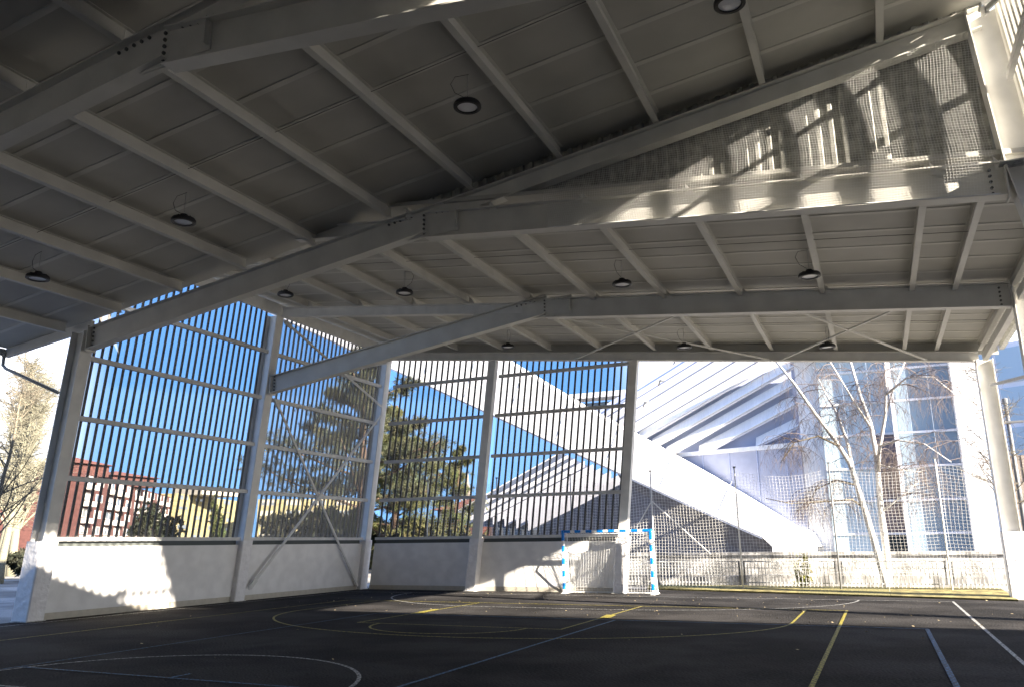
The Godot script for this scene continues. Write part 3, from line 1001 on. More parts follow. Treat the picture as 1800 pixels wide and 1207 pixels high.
	# piers and glazed front
	s = ST(); box(s, Vector3(-3.72, 0, -52.3), Vector3(-2.45, 12.4, -51.3)); obj("pier", s, M.hall, t)
	s = ST(); box(s, Vector3(4.52, 0, -52), Vector3(5.75, 12.4, -49.9)); obj("pier", s, M.hall, t)
	s = ST(); box(s, Vector3(-3.98, 0, -52.3), Vector3(-3.725, 12.4, -52.1)); obj("pier_reveal", s, M.terrace, t)
	s = ST(); box(s, Vector3(1.34, 0.0, -52), Vector3(1.55, 12.4, -50.05)); obj("mullion", s, M.hall_joint, t)
	s = ST(); box(s, Vector3(-3.95, 12.403, -52.2), Vector3(5.8, 12.7, -49.85)); obj("roof", s, M.hall, t)
	var rows := [0.6, 1.95, 3.75, 5.6, 7.5, 9.35, 11.2, 12.35]
	for i in rows.size() - 1:
		var y0: float = rows[i] + 0.06
		var y1: float = rows[i + 1] - 0.06
		for g in [[-2.44, -1.1, "glass_pale"], [-1.09, 0.3, "glass_pale"], [0.31, 1.33, "glass_brown" if i < 4 else "glass_pale"], [1.56, 2.3, "glass_pale"], [2.31, 3.4, "glass_deep"], [3.41, 4.51, "glass_deep"]]:
			s = ST()
			box(s, Vector3(g[0], y0, -50.9), Vector3(g[1], y1, -50.8))
			var m: Material = M[g[2]]
			if g[2] == "glass_brown" and i < 1: m = M.glass_dark
			obj("glass_pane", s, m, t)
		s = ST(); box(s, Vector3(-2.44, y1, -50.92), Vector3(1.33, y1 + 0.12, -50.72)); obj("transom", s, M.hall, t)
		s = ST(); box(s, Vector3(1.56, y1, -50.92), Vector3(4.51, y1 + 0.12, -50.72)); obj("transom", s, M.hall_joint, t)
	s = ST(); box(s, Vector3(-2.44, 0, -52), Vector3(4.51, 0.6, -50.5)); obj("sill", s, M.hall, t)
	# glazed gallery on top, left of the flank
	s = ST(); box(s, Vector3(-26.0, 14.9, -74), Vector3(-18.0, 15.4, -72)); obj("gallery_roof", s, M.hall_joint, t)
	for k in 4:
		s = ST(); box(s, Vector3(-25.6, 9.6 + k * 1.3, -73.6), Vector3(-18.3, 10.75 + k * 1.3, -73.4)); obj("gallery_pane", s, M.glass_deep, t)
	# small lights fixed on the flank
	for k in 4:
		s = ST()
		var p := Vector3(-14.6 + k * 1.1, 9.0 + k * 1.35, -52.2)
		tube(s, [p, p + Vector3(0.25, 0.22, 0.5), p + Vector3(0.5, 0.2, 0.55)], 0.05, 0.09, 6)
		obj("flood_light", s, M.rail_dark, t)
	# pale and stone buildings further right
	var b2 := thing("annex_building", "bluish glazed annex seen past the right corner columns", "building")
	s = ST(); slab(s, Vector3(14, 0, -70), Vector3(14, 16, -70), Vector3(8, 0, 4.6), Vector3(0.5, 0, -0.87) * 2.0); obj("wall", s, M.hall_joint, b2)
	for k in 4:
		for j in 4:
			s = ST(); var c := Vector3(14, 0, -70) + Vector3(-1.02, 0, 1.775) + Vector3(8, 0, 4.6) * (-0.85 + j * 0.27); slab(s, c + Vector3(0, 4.0 + k * 3.0, 0), c + Vector3(0, 6.6 + k * 3.0, 0), Vector3(8, 0, 4.6) * 0.12, Vector3(-0.02, 0, 0.035)); obj("glass_pane", s, M.glass_pale, b2)
	var st := thing("stone_wall", "beige stone retaining wall behind the bare tree at the right edge", "wall")
	for k in 4:
		for j in 6:
			s = ST(); box(s, Vector3(6.9 + j * 1.5, k * 1.65, -58.4), Vector3(8.36 + j * 1.5, 1.61 + k * 1.65, -58.0 + 0.03 * ((j + k) % 3))); obj("stone_block", s, M.stone, st)

# ---------------------------------------------------------------- the town behind
func facade(called: String, label: String, a: Vector2, b: Vector2, h: float, floors: int, bays: int, wall: Material, band: Material, depth := 12.0) -> Node3D:
	var t := thing(called, label, "building", Vector3(a.x, 0, a.y))
	var e := Vector3(b.x - a.x, 0, b.y - a.y)
	var d := e.normalized()
	var n := Vector3(-d.z, 0, d.x)
	if n.dot(Vector3(-a.x, 0, -a.y)) < 0: n = -n
	var s := ST()
	slab(s, e / 2 - n * depth / 2 + Vector3(0, -0.05, 0), e / 2 - n * depth / 2 + Vector3(0, h, 0), e / 2, n * depth / 2)
	obj("wall", s, wall, t)
	var fh := h / floors
	for i in floors:
		for k in bays:
			var u0 := e * ((k + 0.12) / bays)
			var u1 := e * ((k + 0.70) / bays)
			s = ST()
			var mid := (u0 + u1) / 2 + n * 0.04
			slab(s, mid + Vector3(0, fh * (i + 0.40), 0), mid + Vector3(0, fh * (i + 0.90), 0), (u1 - u0) / 2, n * 0.06)
			var win := obj("window", s, band, t)
			s = ST()
			var half := (u1 - u0) / 2
			var blind: float = [0.0, 0.0, 0.15, 0.3, 0.45][(k * 7 + i * 3) % 5]
			for q in [-0.5, 0.5]:
				slab(s, mid + half * q + n * 0.055 + Vector3(0, fh * (i + 0.44), 0), mid + half * q + n * 0.055 + Vector3(0, fh * (i + 0.86 - blind), 0), half * 0.36, n * 0.012)
			obj("pane", s, M.pane, win)
			if k % 3 != 1 and bays > 5:
				s = ST()
				slab(s, mid + n * 0.6 + Vector3(0, fh * i + 0.1, 0), mid + n * 0.6 + Vector3(0, fh * (i + 0.34), 0), half * 1.2, n * 0.5)
				obj("balcony", s, band, t)
	return t

func hip_roof(t: Node3D, at: Vector3, sx: float, sz: float, h: float) -> void:
	var s := ST()
	var c := [at + Vector3(-sx, 0, -sz), at + Vector3(sx, 0, -sz), at + Vector3(sx, 0, sz), at + Vector3(-sx, 0, sz)]
	var p := at + Vector3(0, h, 0)
	for i in 4: tri(s, c[i], p, c[(i + 1) % 4])
	obj("roof", s, M.roof_red, t)

func town() -> void:
	var r := facade("apartment_block", "red brick apartment block with white window bays behind the near louvres", Vector2(-116, -92), Vector2(-160, -153), 13.3, 5, 11, M.brick, M.balcony)
	for u in [[0.05, 4.0], [0.42, 5.5]]:
		var c: Vector3 = Vector3(-44, 0, -61) * u[0] + Vector3(-6.0, 13.3, -1.0)
		var s := ST(); box(s, c + Vector3(-u[1], 0, -u[1]), c + Vector3(u[1], 1.9, u[1])); obj("roof_room", s, M.brick, r)
		hip_roof(r, c + Vector3(0, 1.9, 0), u[1] + 0.8, u[1] + 0.8, 1.4)
	var o := facade("apartment_block", "long ochre block with rows of ledges, right of the red brick block", Vector2(-156, -150), Vector2(-172, -192), 14.2, 6, 5, M.ochre, M.ochre_dark, 20.0)
	var s := ST(); box(s, Vector3(-8, 14.2, -20), Vector3(2, 16.0, -6)); obj("roof_room", s, M.cream, o)
	facade("apartment_block", "pale olive building low behind the crossed braces", Vector2(-150, -172), Vector2(-128, -186), 13.5, 5, 4, M.ochre, M.cream, 14.0)
	var h1 := facade("town_house", "small red tiled house with white windows beyond the pines", Vector2(-52.8, -95), Vector2(-45.5, -95), 5.9, 2, 3, M.roof_red, M.balcony, 8.0)
	hip_roof(h1, Vector3(3.6, 5.9, -4), 4.4, 5.0, 1.7)
	var h2 := facade("town_house", "cream row house with small windows below the dark wing", Vector2(-46.9, -96), Vector2(-33.0, -92), 3.9, 1, 8, M.cream, M.pane, 6.0)
	s = ST(); box(s, Vector3(-0.2, 3.9, -6), Vector3(13, 4.1, 0.2)); obj("roof", s, M.roof_red, h2)
	var sp := thing("church_spire", "slender pale church spire far off beyond the pines", "church", Vector3(-71.3, 0, -140))
	s = ST(); box(s, Vector3(-1.0, 0, -1.0), Vector3(1.0, 9.6, 1.0)); obj("tower", s, M.stone, sp)
	s = ST(); lathe(s, [Vector2(0.0, 15.2), Vector2(0.28, 13.0), Vector2(0.55, 11.0), Vector2(0.95, 9.6)], Vector3.ZERO, 8); obj("spire", s, M.stone, sp)
	for sx in [-0.9, 0.9]:
		s = ST(); lathe(s, [Vector2(0.0, 11.2), Vector2(0.22, 9.6)], Vector3(sx, 0, 0.9), 6); obj("pinnacle", s, M.stone, sp)
	# low white wall with a fence on the near left
	var lw := thing("garden_wall", "low white wall beyond the open near end of the court", "wall", Vector3(-40, 0, -36))
	s = ST(); slab(s, Vector3(-16, -0.05, -12), Vector3(-16, 0.9, -12), Vector3(24, 0, 16), Vector3(-0.08, 0, 0.12)); obj("wall_panel", s, M.balcony, lw)
	# dark lamp post at the right edge
	var lp := thing("lamp_post", "dark leaning lamp post beside the bare tree at the right edge", "lamp post", Vector3(4.98, 0, -36))
	s = ST(); tube(s, [Vector3.ZERO, Vector3(0, 6.75, 0)], 0.09, 0.07, 10); obj("pole", s, M.rail_dark, lp)
	s = ST(); box(s, Vector3(-0.5, 5.95, -0.1), Vector3(0.5, 6.02, 0.1)); obj("crossarm", s, M.rail_dark, lp)
	s = ST(); lathe(s, [Vector2(0.0, 6.95), Vector2(0.1, 6.9), Vector2(0.1, 6.7), Vector2(0.0, 6.66)], Vector3.ZERO, 10); obj("cap", s, M.rail_dark, lp)

# ---------------------------------------------------------------- trees
func wander(st: SurfaceTool, from: Vector3, dir: Vector3, length: float, r: float, droop: float, steps := 6, sides := 5, jitter := 0.25, taper := 0.35) -> Array:
	var pts := [from]
	var p := from
	var d := dir.normalized()
	for i in steps:
		d = (d + Vector3(rng.randf_range(-1, 1), rng.randf_range(-1, 1), rng.randf_range(-1, 1)) * jitter + Vector3(0, -droop, 0)).normalized()
		p += d * length / steps
		pts.append(p)
	tube(st, pts, r, r * taper, sides)
	return pts

func along(pts: Array, u: float) -> Vector3:
	var f := clampf(u, 0, 0.999) * (pts.size() - 1)
	var i := int(f)
	return (pts[i] as Vector3).lerp(pts[i + 1], f - i)

func birch() -> void:
	var t := thing("birch_tree", "white-barked leafless birch with two stems and drooping twigs behind the railing", "tree", Vector3(0, 0, -30.7))
	var stems := [
		[[0.05, -0.05, 0], [-0.17, 1.43, 0], [-0.37, 2.56, 0.05], [-0.68, 4.22, 0.1], [-1.06, 5.03, 0.25], [-1.63, 5.98, 0.5], [-2.21, 7.06, 0.8], [-2.75, 7.9, 1.1]],
		[[0.10, -0.05, -0.05], [0.13, 1.43, -0.15], [0.13, 2.93, -0.25], [0.19, 4.47, -0.3], [0.11, 5.65, -0.45], [-0.12, 6.68, -0.6], [-0.32, 8.0, -0.7], [-0.5, 9.6, -0.8]],
		[[0.18, 3.9, -0.28], [0.29, 4.66, -0.1], [0.61, 5.82, 0.2], [0.74, 6.81, 0.4], [0.80, 7.9, 0.5], [0.9, 9.2, 0.5]],
		[[-0.62, 4.0, 0.1], [-0.70, 5.01, -0.2], [-0.96, 6.13, -0.5], [-1.31, 6.98, -0.8], [-1.64, 8.0, -1.1]],
		[[0.12, 5.5, -0.45], [-0.3, 6.3, 0.1], [-0.75, 7.3, 0.5], [-1.2, 8.3, 0.8]],
		[[0.62, 5.9, 0.2], [1.1, 7.0, 0.0], [1.6, 8.0, -0.3]]]
	var rad := [[0.125, 0.035], [0.13, 0.035], [0.075, 0.025], [0.07, 0.02], [0.045, 0.02], [0.04, 0.018]]
	var all := []
	for i in stems.size():
		var pts := []
		for q in stems[i]: pts.append(Vector3(q[0], q[1], q[2]))
		var s := ST()
		tube(s, pts, rad[i][0], rad[i][1], 9)
		obj("stem", s, M.birch, t)
		all.append(pts)
	var limbs := [[[-0.40, 2.75, 0], [-0.75, 3.0, 0.2], [-1.65, 2.95, 0.5], [-2.7, 2.9, 0.8], [-3.5, 3.1, 1.0]], [[0.13, 2.55, -0.2], [0.5, 2.85, -0.1], [0.98, 3.2, 0.0], [1.38, 3.55, 0.1]], [[0.3, 4.8, -0.05], [0.9, 4.95, 0.1], [1.7, 4.75, 0.3], [2.4, 4.1, 0.5]], [[-0.9, 4.8, 0.2], [-1.6, 5.2, 0.5], [-2.4, 5.0, 0.8], [-2.9, 4.3, 1.0]], [[0.15, 4.2, -0.3], [0.9, 4.0, -0.6], [1.6, 3.9, -0.8]], [[-0.55, 3.5, 0.1], [-1.2, 3.7, 0.0], [-1.9, 3.4, -0.1], [-2.3, 2.7, -0.2]], [[0.70, 6.5, 0.35], [1.4, 7.0, 0.6], [2.2, 6.9, 0.8], [2.8, 6.2, 0.9]]]
	for q in limbs:
		var pts := []
		for v in q: pts.append(Vector3(v[0], v[1], v[2]))
		var s := ST()
		tube(s, pts, 0.045, 0.012, 6)
		obj("limb", s, M.birch if q[1][0] > 0 else M.grey_bark, t)
		all.append(pts)
	var tw := ST()
	for i in all.size():
		var n := 16 if i < 4 else 12
		for k in n:
			var u := rng.randf_range(0.42 if i < 2 else 0.15, 1.0)
			var p: Vector3 = along(all[i], u)
			if p.y < 2.3: continue
			var ang := rng.randf() * TAU
			var b := wander(tw, p, Vector3(cos(ang), rng.randf_range(0.1, 0.8), sin(ang)), rng.randf_range(0.8, 1.6), 0.013, 0.15, 6, 4, 0.2)
			for m in 10:
				var q: Vector3 = along(b, rng.randf_range(0.3, 1.0))
				var a2 := rng.randf() * TAU
				var c := wander(tw, q, Vector3(cos(a2) * 0.7, -0.2, sin(a2) * 0.7), rng.randf_range(0.5, 1.4), 0.005, 0.34, 6, 3, 0.18)
				for z in 2:
					wander(tw, along(c, rng.randf_range(0.2, 0.9)), Vector3(rng.randf_range(-0.6, 0.6), -0.5, rng.randf_range(-0.6, 0.6)), rng.randf_range(0.2, 0.6), 0.004, 0.3, 3, 3, 0.2)
	obj("twigs", tw, M.twig, t).set_meta("kind", "stuff")

func bare_tree(label: String, at: Vector3, h: float, r: float, m: Material, spread: float, lean := Vector3.ZERO, twig_m: Material = null) -> void:
	var t := thing("bare_tree", label, "tree", at)
	var s := ST()
	var trunk := wander(s, Vector3(0, -0.1, 0), Vector3(0, 1, 0) + lean, h, r, -0.06, 12, 8, 0.08, 0.06)
	obj("trunk", s, m, t)
	var bs := ST()
	var ts := ST()
	for k in int(h * (4.6 if twig_m else 3.6)):
		var u := rng.randf_range(0.22, 0.98)
		var p := along(trunk, u)
		var ang := rng.randf() * TAU
		var b := wander(bs, p, Vector3(cos(ang) * spread, rng.randf_range(0.45, 1.1), sin(ang) * spread), h * rng.randf_range(0.16, 0.34) * (1.25 - u), r * 0.33 * (1.15 - u), -0.03, 6, 5, 0.17)
		for q in 13:
			var a2 := rng.randf() * TAU
			var c := wander(ts, along(b, rng.randf_range(0.25, 1.0)), Vector3(cos(a2), rng.randf_range(-0.1, 0.9), sin(a2)), h * rng.randf_range(0.05, 0.12), 0.016 if twig_m else 0.010, 0.0, 4, 3, 0.25)
			for z in 2: wander(ts, along(c, rng.randf_range(0.2, 0.9)), Vector3(rng.randf_range(-1, 1), rng.randf_range(-0.4, 0.8), rng.randf_range(-1, 1)), h * 0.05, 0.010 if twig_m else 0.006, 0.0, 3, 3, 0.25)
	obj("branches", bs, m, t).set_meta("kind", "stuff")
	obj("twigs", ts, twig_m if twig_m else m, t).set_meta("kind", "stuff")

func tuft_mesh(blades: int, width: float) -> Mesh:
	var s := ST()
	for k in blades:
		var d := Vector3(rng.randf_range(-1, 1), rng.randf_range(-0.6, 1), rng.randf_range(-1, 1)).normalized()
		var u := d.cross(Vector3(rng.randf_range(-1, 1), 1, rng.randf_range(-1, 1))).normalized() * width
		var o := Vector3(rng.randf_range(-1, 1), rng.randf_range(-1, 1), rng.randf_range(-1, 1)) * 0.25
		tri(s, o - u, o + d, o + u)
	s.generate_normals()
	return s.commit()

func foliage(called: String, parent: Node, spots: Array, mesh: Mesh, size: float, col: Color) -> void:
	var mm := MultiMesh.new()
	mm.transform_format = MultiMesh.TRANSFORM_3D
	mm.use_colors = true
	mm.mesh = mesh
	mm.instance_count = spots.size()
	for i in spots.size():
		var b := Basis(Vector3(rng.randf_range(-1, 1), rng.randf_range(-1, 1), rng.randf_range(-1, 1)).normalized(), rng.randf() * TAU).scaled(Vector3.ONE * size * rng.randf_range(0.6, 1.3))
		mm.set_instance_transform(i, Transform3D(b, spots[i]))
		var k := rng.randf_range(0.65, 1.35)
		var warm := rng.randf_range(0.9, 1.25)
		mm.set_instance_color(i, Color(col.r * k * warm, col.g * k, col.b * k))
	var o := MultiMeshInstance3D.new()
	o.multimesh = mm
	o.material_override = M.leaf
	o.name = numbered(called, parent)
	parent.add_child(o, true)
	o.set_meta("kind", "stuff")

func pine(label: String, at: Vector3, h: float, r: float, limbs: int, reach: float, tufts: int, col: Color, lowest: float) -> void:
	var t := thing("pine_tree", label, "tree", at)
	var s := ST()
	var trunk := wander(s, Vector3(0, -0.1, 0), Vector3(0.02, 1, 0), h, r, -0.05, 10, 9, 0.04)
	obj("trunk", s, M.pine_bark, t)
	var ls := ST()
	var spots := []
	for k in limbs:
		var u := lowest + (0.98 - lowest) * (k + rng.randf()) / limbs
		var p := along(trunk, u)
		var ang := k * 2.4 + rng.randf_range(-0.4, 0.4)
		var len_ := reach * (1.12 - pow(u, 1.6)) * rng.randf_range(0.6, 1.15)
		var b := wander(ls, p, Vector3(cos(ang), rng.randf_range(-0.05, 0.35), sin(ang)), len_, r * 0.28, -0.05, 6, 5, 0.13)
		var clumps := 5
		for c in clumps:
			var q := along(b, 0.35 + 0.65 * (c + rng.randf()) / clumps)
			q += Vector3(rng.randf_range(-1, 1), rng.randf_range(-0.2, 0.5), rng.randf_range(-1, 1)) * len_ * 0.16
			var size := len_ * rng.randf_range(0.13, 0.24)
			for z in int(tufts / float(limbs * clumps)):
				var d := Vector3(rng.randfn(), rng.randfn() * 0.5, rng.randfn()) * size * 0.6
				spots.append(q + d)
	obj("limbs", ls, M.pine_bark, t).set_meta("kind", "stuff")
	foliage("crown", t, spots, tuft_mesh(26, 0.055), 0.31, col)

func shrub(label: String, at: Vector3, r: Vector3, n: int, col: Color, size := 0.25) -> void:
	var t := thing("shrub", label, "shrub", at)
	var s := ST()
	for k in 5: wander(s, Vector3(rng.randf_range(-0.2, 0.2), -0.1, rng.randf_range(-0.2, 0.2)), Vector3(rng.randf_range(-0.5, 0.5), 1, rng.randf_range(-0.5, 0.5)), r.y * 1.2, 0.06, 0.0, 5, 5, 0.15)
	obj("stems", s, M.grey_bark, t)
	var lobes := []
	for k in 14: lobes.append([Vector3(rng.randf_range(-0.75, 0.75) * r.x, r.y * rng.randf_range(0.25, 1.7), rng.randf_range(-0.75, 0.75) * r.z), rng.randf_range(0.25, 0.5)])
	var spots := []
	for k in n:
		var l = lobes[rng.randi() % lobes.size()]
		spots.append(l[0] + Vector3(rng.randfn() * r.x, rng.randfn() * r.y, rng.randfn() * r.z) * l[1] * 0.55)
	foliage("foliage", t, spots, tuft_mesh(14, 0.22), size, col)

func trees() -> void:
	birch()
	pine("tall broad pine behind the crossed braces", Vector3(-26.4, 0, -39), 14.2, 0.3, 30, 5.4, 3600, Color(0.050, 0.058, 0.030), 0.22)
	pine("lower yellow-green pine behind the end louvres", Vector3(-28.0, 0, -45), 10.6, 0.25, 26, 4.4, 2900, Color(0.070, 0.082, 0.028), 0.14)
	pine("small pointed pine right of the yellow-green pine", Vector3(-25.0, 0, -47), 8.0, 0.16, 16, 2.2, 1100, Color(0.065, 0.076, 0.028), 0.2)
	bare_tree("grey leafless tree at the left picture edge", Vector3(-29.7, 0, -20.2), 9.0, 0.12, M.grey_bark, 0.8, Vector3(0.1, 0, 0))
	bare_tree("tall pale-barked leafless poplar left of the nearest column", Vector3(-47.8, 0, -33), 13.0, 0.32, M.pale_bark, 0.35, Vector3.ZERO, M.pale_bark)
	bare_tree("second pale-barked poplar, just left of the nearest column", Vector3(-50.8, 0, -35.8), 12.0, 0.3, M.pale_bark, 0.4, Vector3.ZERO, M.pale_bark)
	bare_tree("fourth pale-barked poplar, slender, at the left picture edge", Vector3(-40.8, 0, -28.2), 10.5, 0.22, M.pale_bark, 0.45, Vector3.ZERO, M.pale_bark)
	bare_tree("third pale-barked poplar, farther behind", Vector3(-60, 0, -41.3), 14.5, 0.35, M.pale_bark, 0.4, Vector3.ZERO, M.pale_bark)
	bare_tree("leafless tree at the right edge behind the corner column", Vector3(4.5, 0, -35.2), 8.0, 0.11, M.grey_bark, 0.8, Vector3(-0.03, 0, 0))
	shrub("dark round evergreen in front of the red brick block", Vector3(-62, 0, -57), Vector3(2.0, 2.6, 2.0), 900, Color(0.022, 0.028, 0.014), 0.35)
	shrub("narrow dark evergreen in front of the red brick block's right end", Vector3(-57, 0, -60), Vector3(0.8, 2.9, 0.8), 600, Color(0.05, 0.065, 0.02), 0.3)
	shrub("dark bushy tree in front of the ochre block", Vector3(-51, 0, -62), Vector3(2.6, 2.3, 2.4), 1000, Color(0.03, 0.033, 0.018), 0.35)
	shrub("dark thicket low behind the crossed braces", Vector3(-39, 0, -56), Vector3(6.0, 2.1, 2.5), 1800, Color(0.032, 0.036, 0.02), 0.4)
	shrub("olive bush under the big pine", Vector3(-31, 0, -48), Vector3(3.5, 1.6, 2.0), 1300, Color(0.045, 0.05, 0.022), 0.35)
	shrub("yellowish bush under the lower pine", Vector3(-24.6, 0, -43), Vector3(2.6, 1.35, 1.8), 1100, Color(0.055, 0.058, 0.02), 0.3)
	shrub("dark bush at the foot of the dark wing", Vector3(-27.2, 0, -54), Vector3(1.6, 1.4, 1.5), 700, Color(0.025, 0.03, 0.018), 0.3)
	shrub("thin yellow-green sapling behind the railing, left of the birch", Vector3(-2.55, 0, -30.4), Vector3(0.28, 0.62, 0.25), 130, Color(0.16, 0.17, 0.05), 0.09)
	shrub("dark shrub beyond the open near end of the court", Vector3(-42, 0, -31), Vector3(1.8, 0.7, 1.5), 600, Color(0.02, 0.024, 0.014), 0.28)

# ---------------------------------------------------------------- lamps
func lamps() -> void:
	var at := [[-5.32, 8.49, -10.4, "high-bay lamp under the dark near roof, upper middle"], [-11.25, 7.57, -10.4, "high-bay lamp under the near roof, between two purlins left of the middle"], [-15.12, 7.02, -10.4, "high-bay lamp nearest the left picture edge"], [-1.15, 9.09, -10.4, "high-bay lamp cut by the top picture edge"],
		[-14.49, 8.48, -17.2, "high-bay lamp above the tall column of the side wall"], [-10.61, 8.01, -17.2, "high-bay lamp above the round-ended beam"], [-4.8, 7.42, -17.2, "high-bay lamp in the middle bay, between crossing and right end"], [-0.77, 7.03, -17.2, "high-bay lamp in the middle bay nearest the right column"],
		[-10.77, 8.08, -24.1, "small far high-bay lamp beside the round-ended beam"], [-4.86, 7.43, -24.1, "small far high-bay lamp between the two roof crosses"], [-0.8, 7.01, -24.1, "small far high-bay lamp beside the right roof cross"]]
	var proto: Node3D = null
	for i in at.size():
		var l = at[i]
		var p := Vector3(l[0], l[1], l[2])
		var t: Node3D
		if proto == null:
			t = thing("pendant_lamp", "", "pendant lamp")
			var s := ST()
			lathe(s, [Vector2(0.0, 0.13), Vector2(0.065, 0.13), Vector2(0.07, 0.085), Vector2(0.12, 0.07), Vector2(0.205, 0.05), Vector2(0.222, 0.02), Vector2(0.222, -0.025), Vector2(0.205, -0.035), Vector2(0.165, -0.035), Vector2(0.16, -0.012)], Vector3.ZERO, 32)
			obj("housing", s, M.lamp, t)
			s = ST()
			lathe(s, [Vector2(0.158, -0.014), Vector2(0.0, -0.022)], Vector3.ZERO, 32)
			obj("lens", s, M.lens, t)
			for k in 9:
				s = ST()
				var a := TAU * k / 9
				slab(s, Vector3(cos(a) * 0.08, 0.07, sin(a) * 0.08), Vector3(cos(a) * 0.17, 0.066, sin(a) * 0.17), Vector3(0, 0.012, 0), Vector3(-sin(a), 0, cos(a)) * 0.004)
				obj("cooling_fin", s, M.lamp, t)
			s = ST()
			tube(s, [Vector3(0, 0.125, 0), Vector3(0, 0.56, 0)], 0.005, 0.005, 6)
			obj("hanger", s, M.galv, t)
			s = ST()
			tube(s, [Vector3(-0.05, 0.15, 0.02), Vector3(-0.2, 0.24, 0.03), Vector3(-0.27, 0.40, 0.03), Vector3(-0.2, 0.53, 0.02), Vector3(0.02, 0.57, 0.0)], 0.0045, 0.0045, 5)
			obj("cable", s, M.cable, t)
			proto = t
		else:
			t = proto.duplicate()
			t.name = numbered("pendant_lamp", self)
			add_child(t, true)
		t.position = p
		t.rotation.y = [0.3, 0.0, -0.2, 0.8, 2.6, 3.0, 1.1, 0.4, 2.2, 0.9, 1.8][i]
		tag(t, "black round " + l[3], "pendant lamp", "high-bay lamps under the roof")

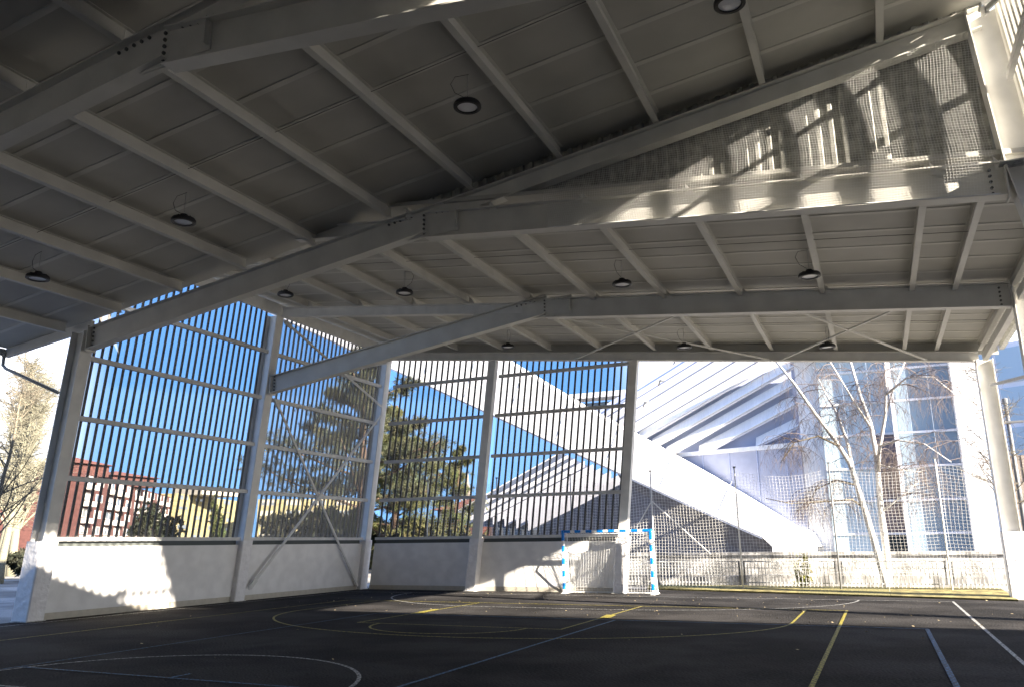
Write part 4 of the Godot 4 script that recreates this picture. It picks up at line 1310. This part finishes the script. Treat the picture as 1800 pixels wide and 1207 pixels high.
# ---------------------------------------------------------------- goal
func goal() -> void:
	var t := thing("handball_goal", "blue and white striped handball goal with white net before the end wall", "goal", Vector3(-8.46, 0, -26.87))
	var s: SurfaceTool
	for sx in [-1.54, 1.54]:
		s = ST(); slab_cut(s, Vector3(sx, 0, 0), Vector3(sx, 2.08, 0), Vector3(0.04, 0, 0), Vector3(0, 0, 0.04), 0.2)
		var post := obj("post", s, M.goal_white, t)
		for k in 5:
			s = ST()
			var y := 0.24 + k * 0.41
			var hh := 0.10 if k < 4 else 0.16
			if k == 4: y = 1.90
			slab_cut(s, Vector3(sx, y - hh, 0), Vector3(sx, y + hh + (0.025 if k == 4 else 0.0), 0), Vector3(0.0425, 0, 0), Vector3(0, 0, 0.0425), 0.2)
			obj("blue_stripe", s, M.goal_blue, post)
	s = ST(); slab_cut(s, Vector3(-1.499, 2.04, 0), Vector3(1.499, 2.04, 0), Vector3(0, 0.04, 0), Vector3(0, 0, 0.04), 0.2)
	var bar := obj("crossbar", s, M.goal_white, t)
	for k in 8:
		s = ST()
		var x0: float = [-1.496, -1.10, -0.70, -0.30, 0.10, 0.50, 0.90, 1.28][k]
		slab_cut(s, Vector3(x0, 2.04, 0), Vector3(x0 + (0.215 if k else 0.24), 2.04, 0), Vector3(0, 0.0425, 0), Vector3(0, 0, 0.0425), 0.2)
		obj("blue_stripe", s, M.goal_blue, bar)
	for sx in [-1.54, 1.54]:
		s = ST()
		var pts := [Vector3(sx, 2.02, -0.045)]
		for k in 7:
			var a := k / 6.0 * PI / 2
			pts.append(Vector3(sx, 1.80 + 0.2 * cos(a), -0.25 - 0.2 * sin(a)))
		pts.append(Vector3(sx, 1.2, -0.36)); pts.append(Vector3(sx, 0.5, -0.5)); pts.append(Vector3(sx, 0.03, -0.62))
		tube(s, pts, 0.014, 0.014, 8); obj("net_support", s, M.goal_white, t)
		s = ST(); slab(s, Vector3(sx, 0.02, 0.06), Vector3(sx, 0.02, -0.64), Vector3(0.05, 0, 0), Vector3(0, 0.018, 0)); obj("ground_frame", s, M.goal_white, t)
		s = ST(); slab(s, Vector3(sx - 0.07, 0.006, 0.08), Vector3(sx + 0.07, 0.006, 0.08), Vector3(0, 0.006, 0), Vector3(0, 0, 0.06)); obj("foot_plate", s, M.goal_white, t)
	s = ST(); slab(s, Vector3(-1.49, 0.025, -0.62), Vector3(1.49, 0.025, -0.62), Vector3(0, 0.018, 0), Vector3(0, 0, 0.022)); obj("ground_frame", s, M.goal_white, t)
	# the net: top, back and sides
	s = ST()
	var back := func(x: float, v: float) -> Vector3:      # v: 0 on the crossbar, 1 on the ground
		var y := 2.0 * (1.0 - clampf((v - 0.18) / 0.82, 0, 1))
		var z := -0.05 - 0.32 * clampf(v / 0.18, 0, 1) - 0.22 * clampf((v - 0.18) / 0.82, 0, 1)
		return Vector3(x + 0.05 * sin(v * 7.0 + x * 2.0), y - 0.05 * sin(PI * clampf(v / 0.36, 0, 1)), z + 0.10 * sin(PI * v) * cos(x * 0.9) + 0.02 * sin(x * 8.0 + v * 5.0))
	var r := 0.0028
	for i in 31:
		var x := -1.5 + i * 0.1
		for j in 14: slab(s, back.call(x, j / 14.0), back.call(x, (j + 1) / 14.0), Vector3(r, 0, 0), Vector3(0, r, r))
	for j in 25:
		for i in 15: slab(s, back.call(-1.5 + i * 0.2, j / 24.0), back.call(-1.5 + (i + 1) * 0.2, j / 24.0), Vector3(0, r, 0), Vector3(0, 0, r))
	for sx in [-1.52, 1.52]:
		for j in 20:
			var y := j * 0.1
			var zz := -0.37 - 0.22 * (1.0 - y / 2.0)
			slab(s, Vector3(sx, y, -0.04), Vector3(sx, y, zz), Vector3(0, r, 0), Vector3(r, 0, 0))
		for k in 5: slab(s, Vector3(sx, 0.02, -0.06 - k * 0.11), Vector3(sx, 1.97, -0.06 - k * 0.08), Vector3(r, 0, 0), Vector3(0, 0, r))
	obj("net", s, M.cord, t).set_meta("kind", "stuff")

# ---------------------------------------------------------------- dry leaves blown over the court
func leaves() -> void:
	var s := ST()
	for k in 230:
		var far_ := rng.randf() < 0.88
		var p := Vector3(rng.randf_range(-17, 3), 0.016, rng.randf_range(-27.2, -18.5) if far_ else rng.randf_range(-18.5, -6))
		var a := rng.randf() * TAU
		var l := rng.randf_range(0.012, 0.034)
		var u := Vector3(cos(a), rng.randf_range(0.0, 0.4), sin(a)) * l
		var v := Vector3(-sin(a), rng.randf_range(0.0, 0.4), cos(a)) * l * 0.6
		quad(s, p - u, p + v, p + u, p - v)
	var o := obj("fallen_leaves", s, M.dry_leaf)
	tag(o, "small dry leaves scattered over the asphalt court", "leaves", "", "stuff")
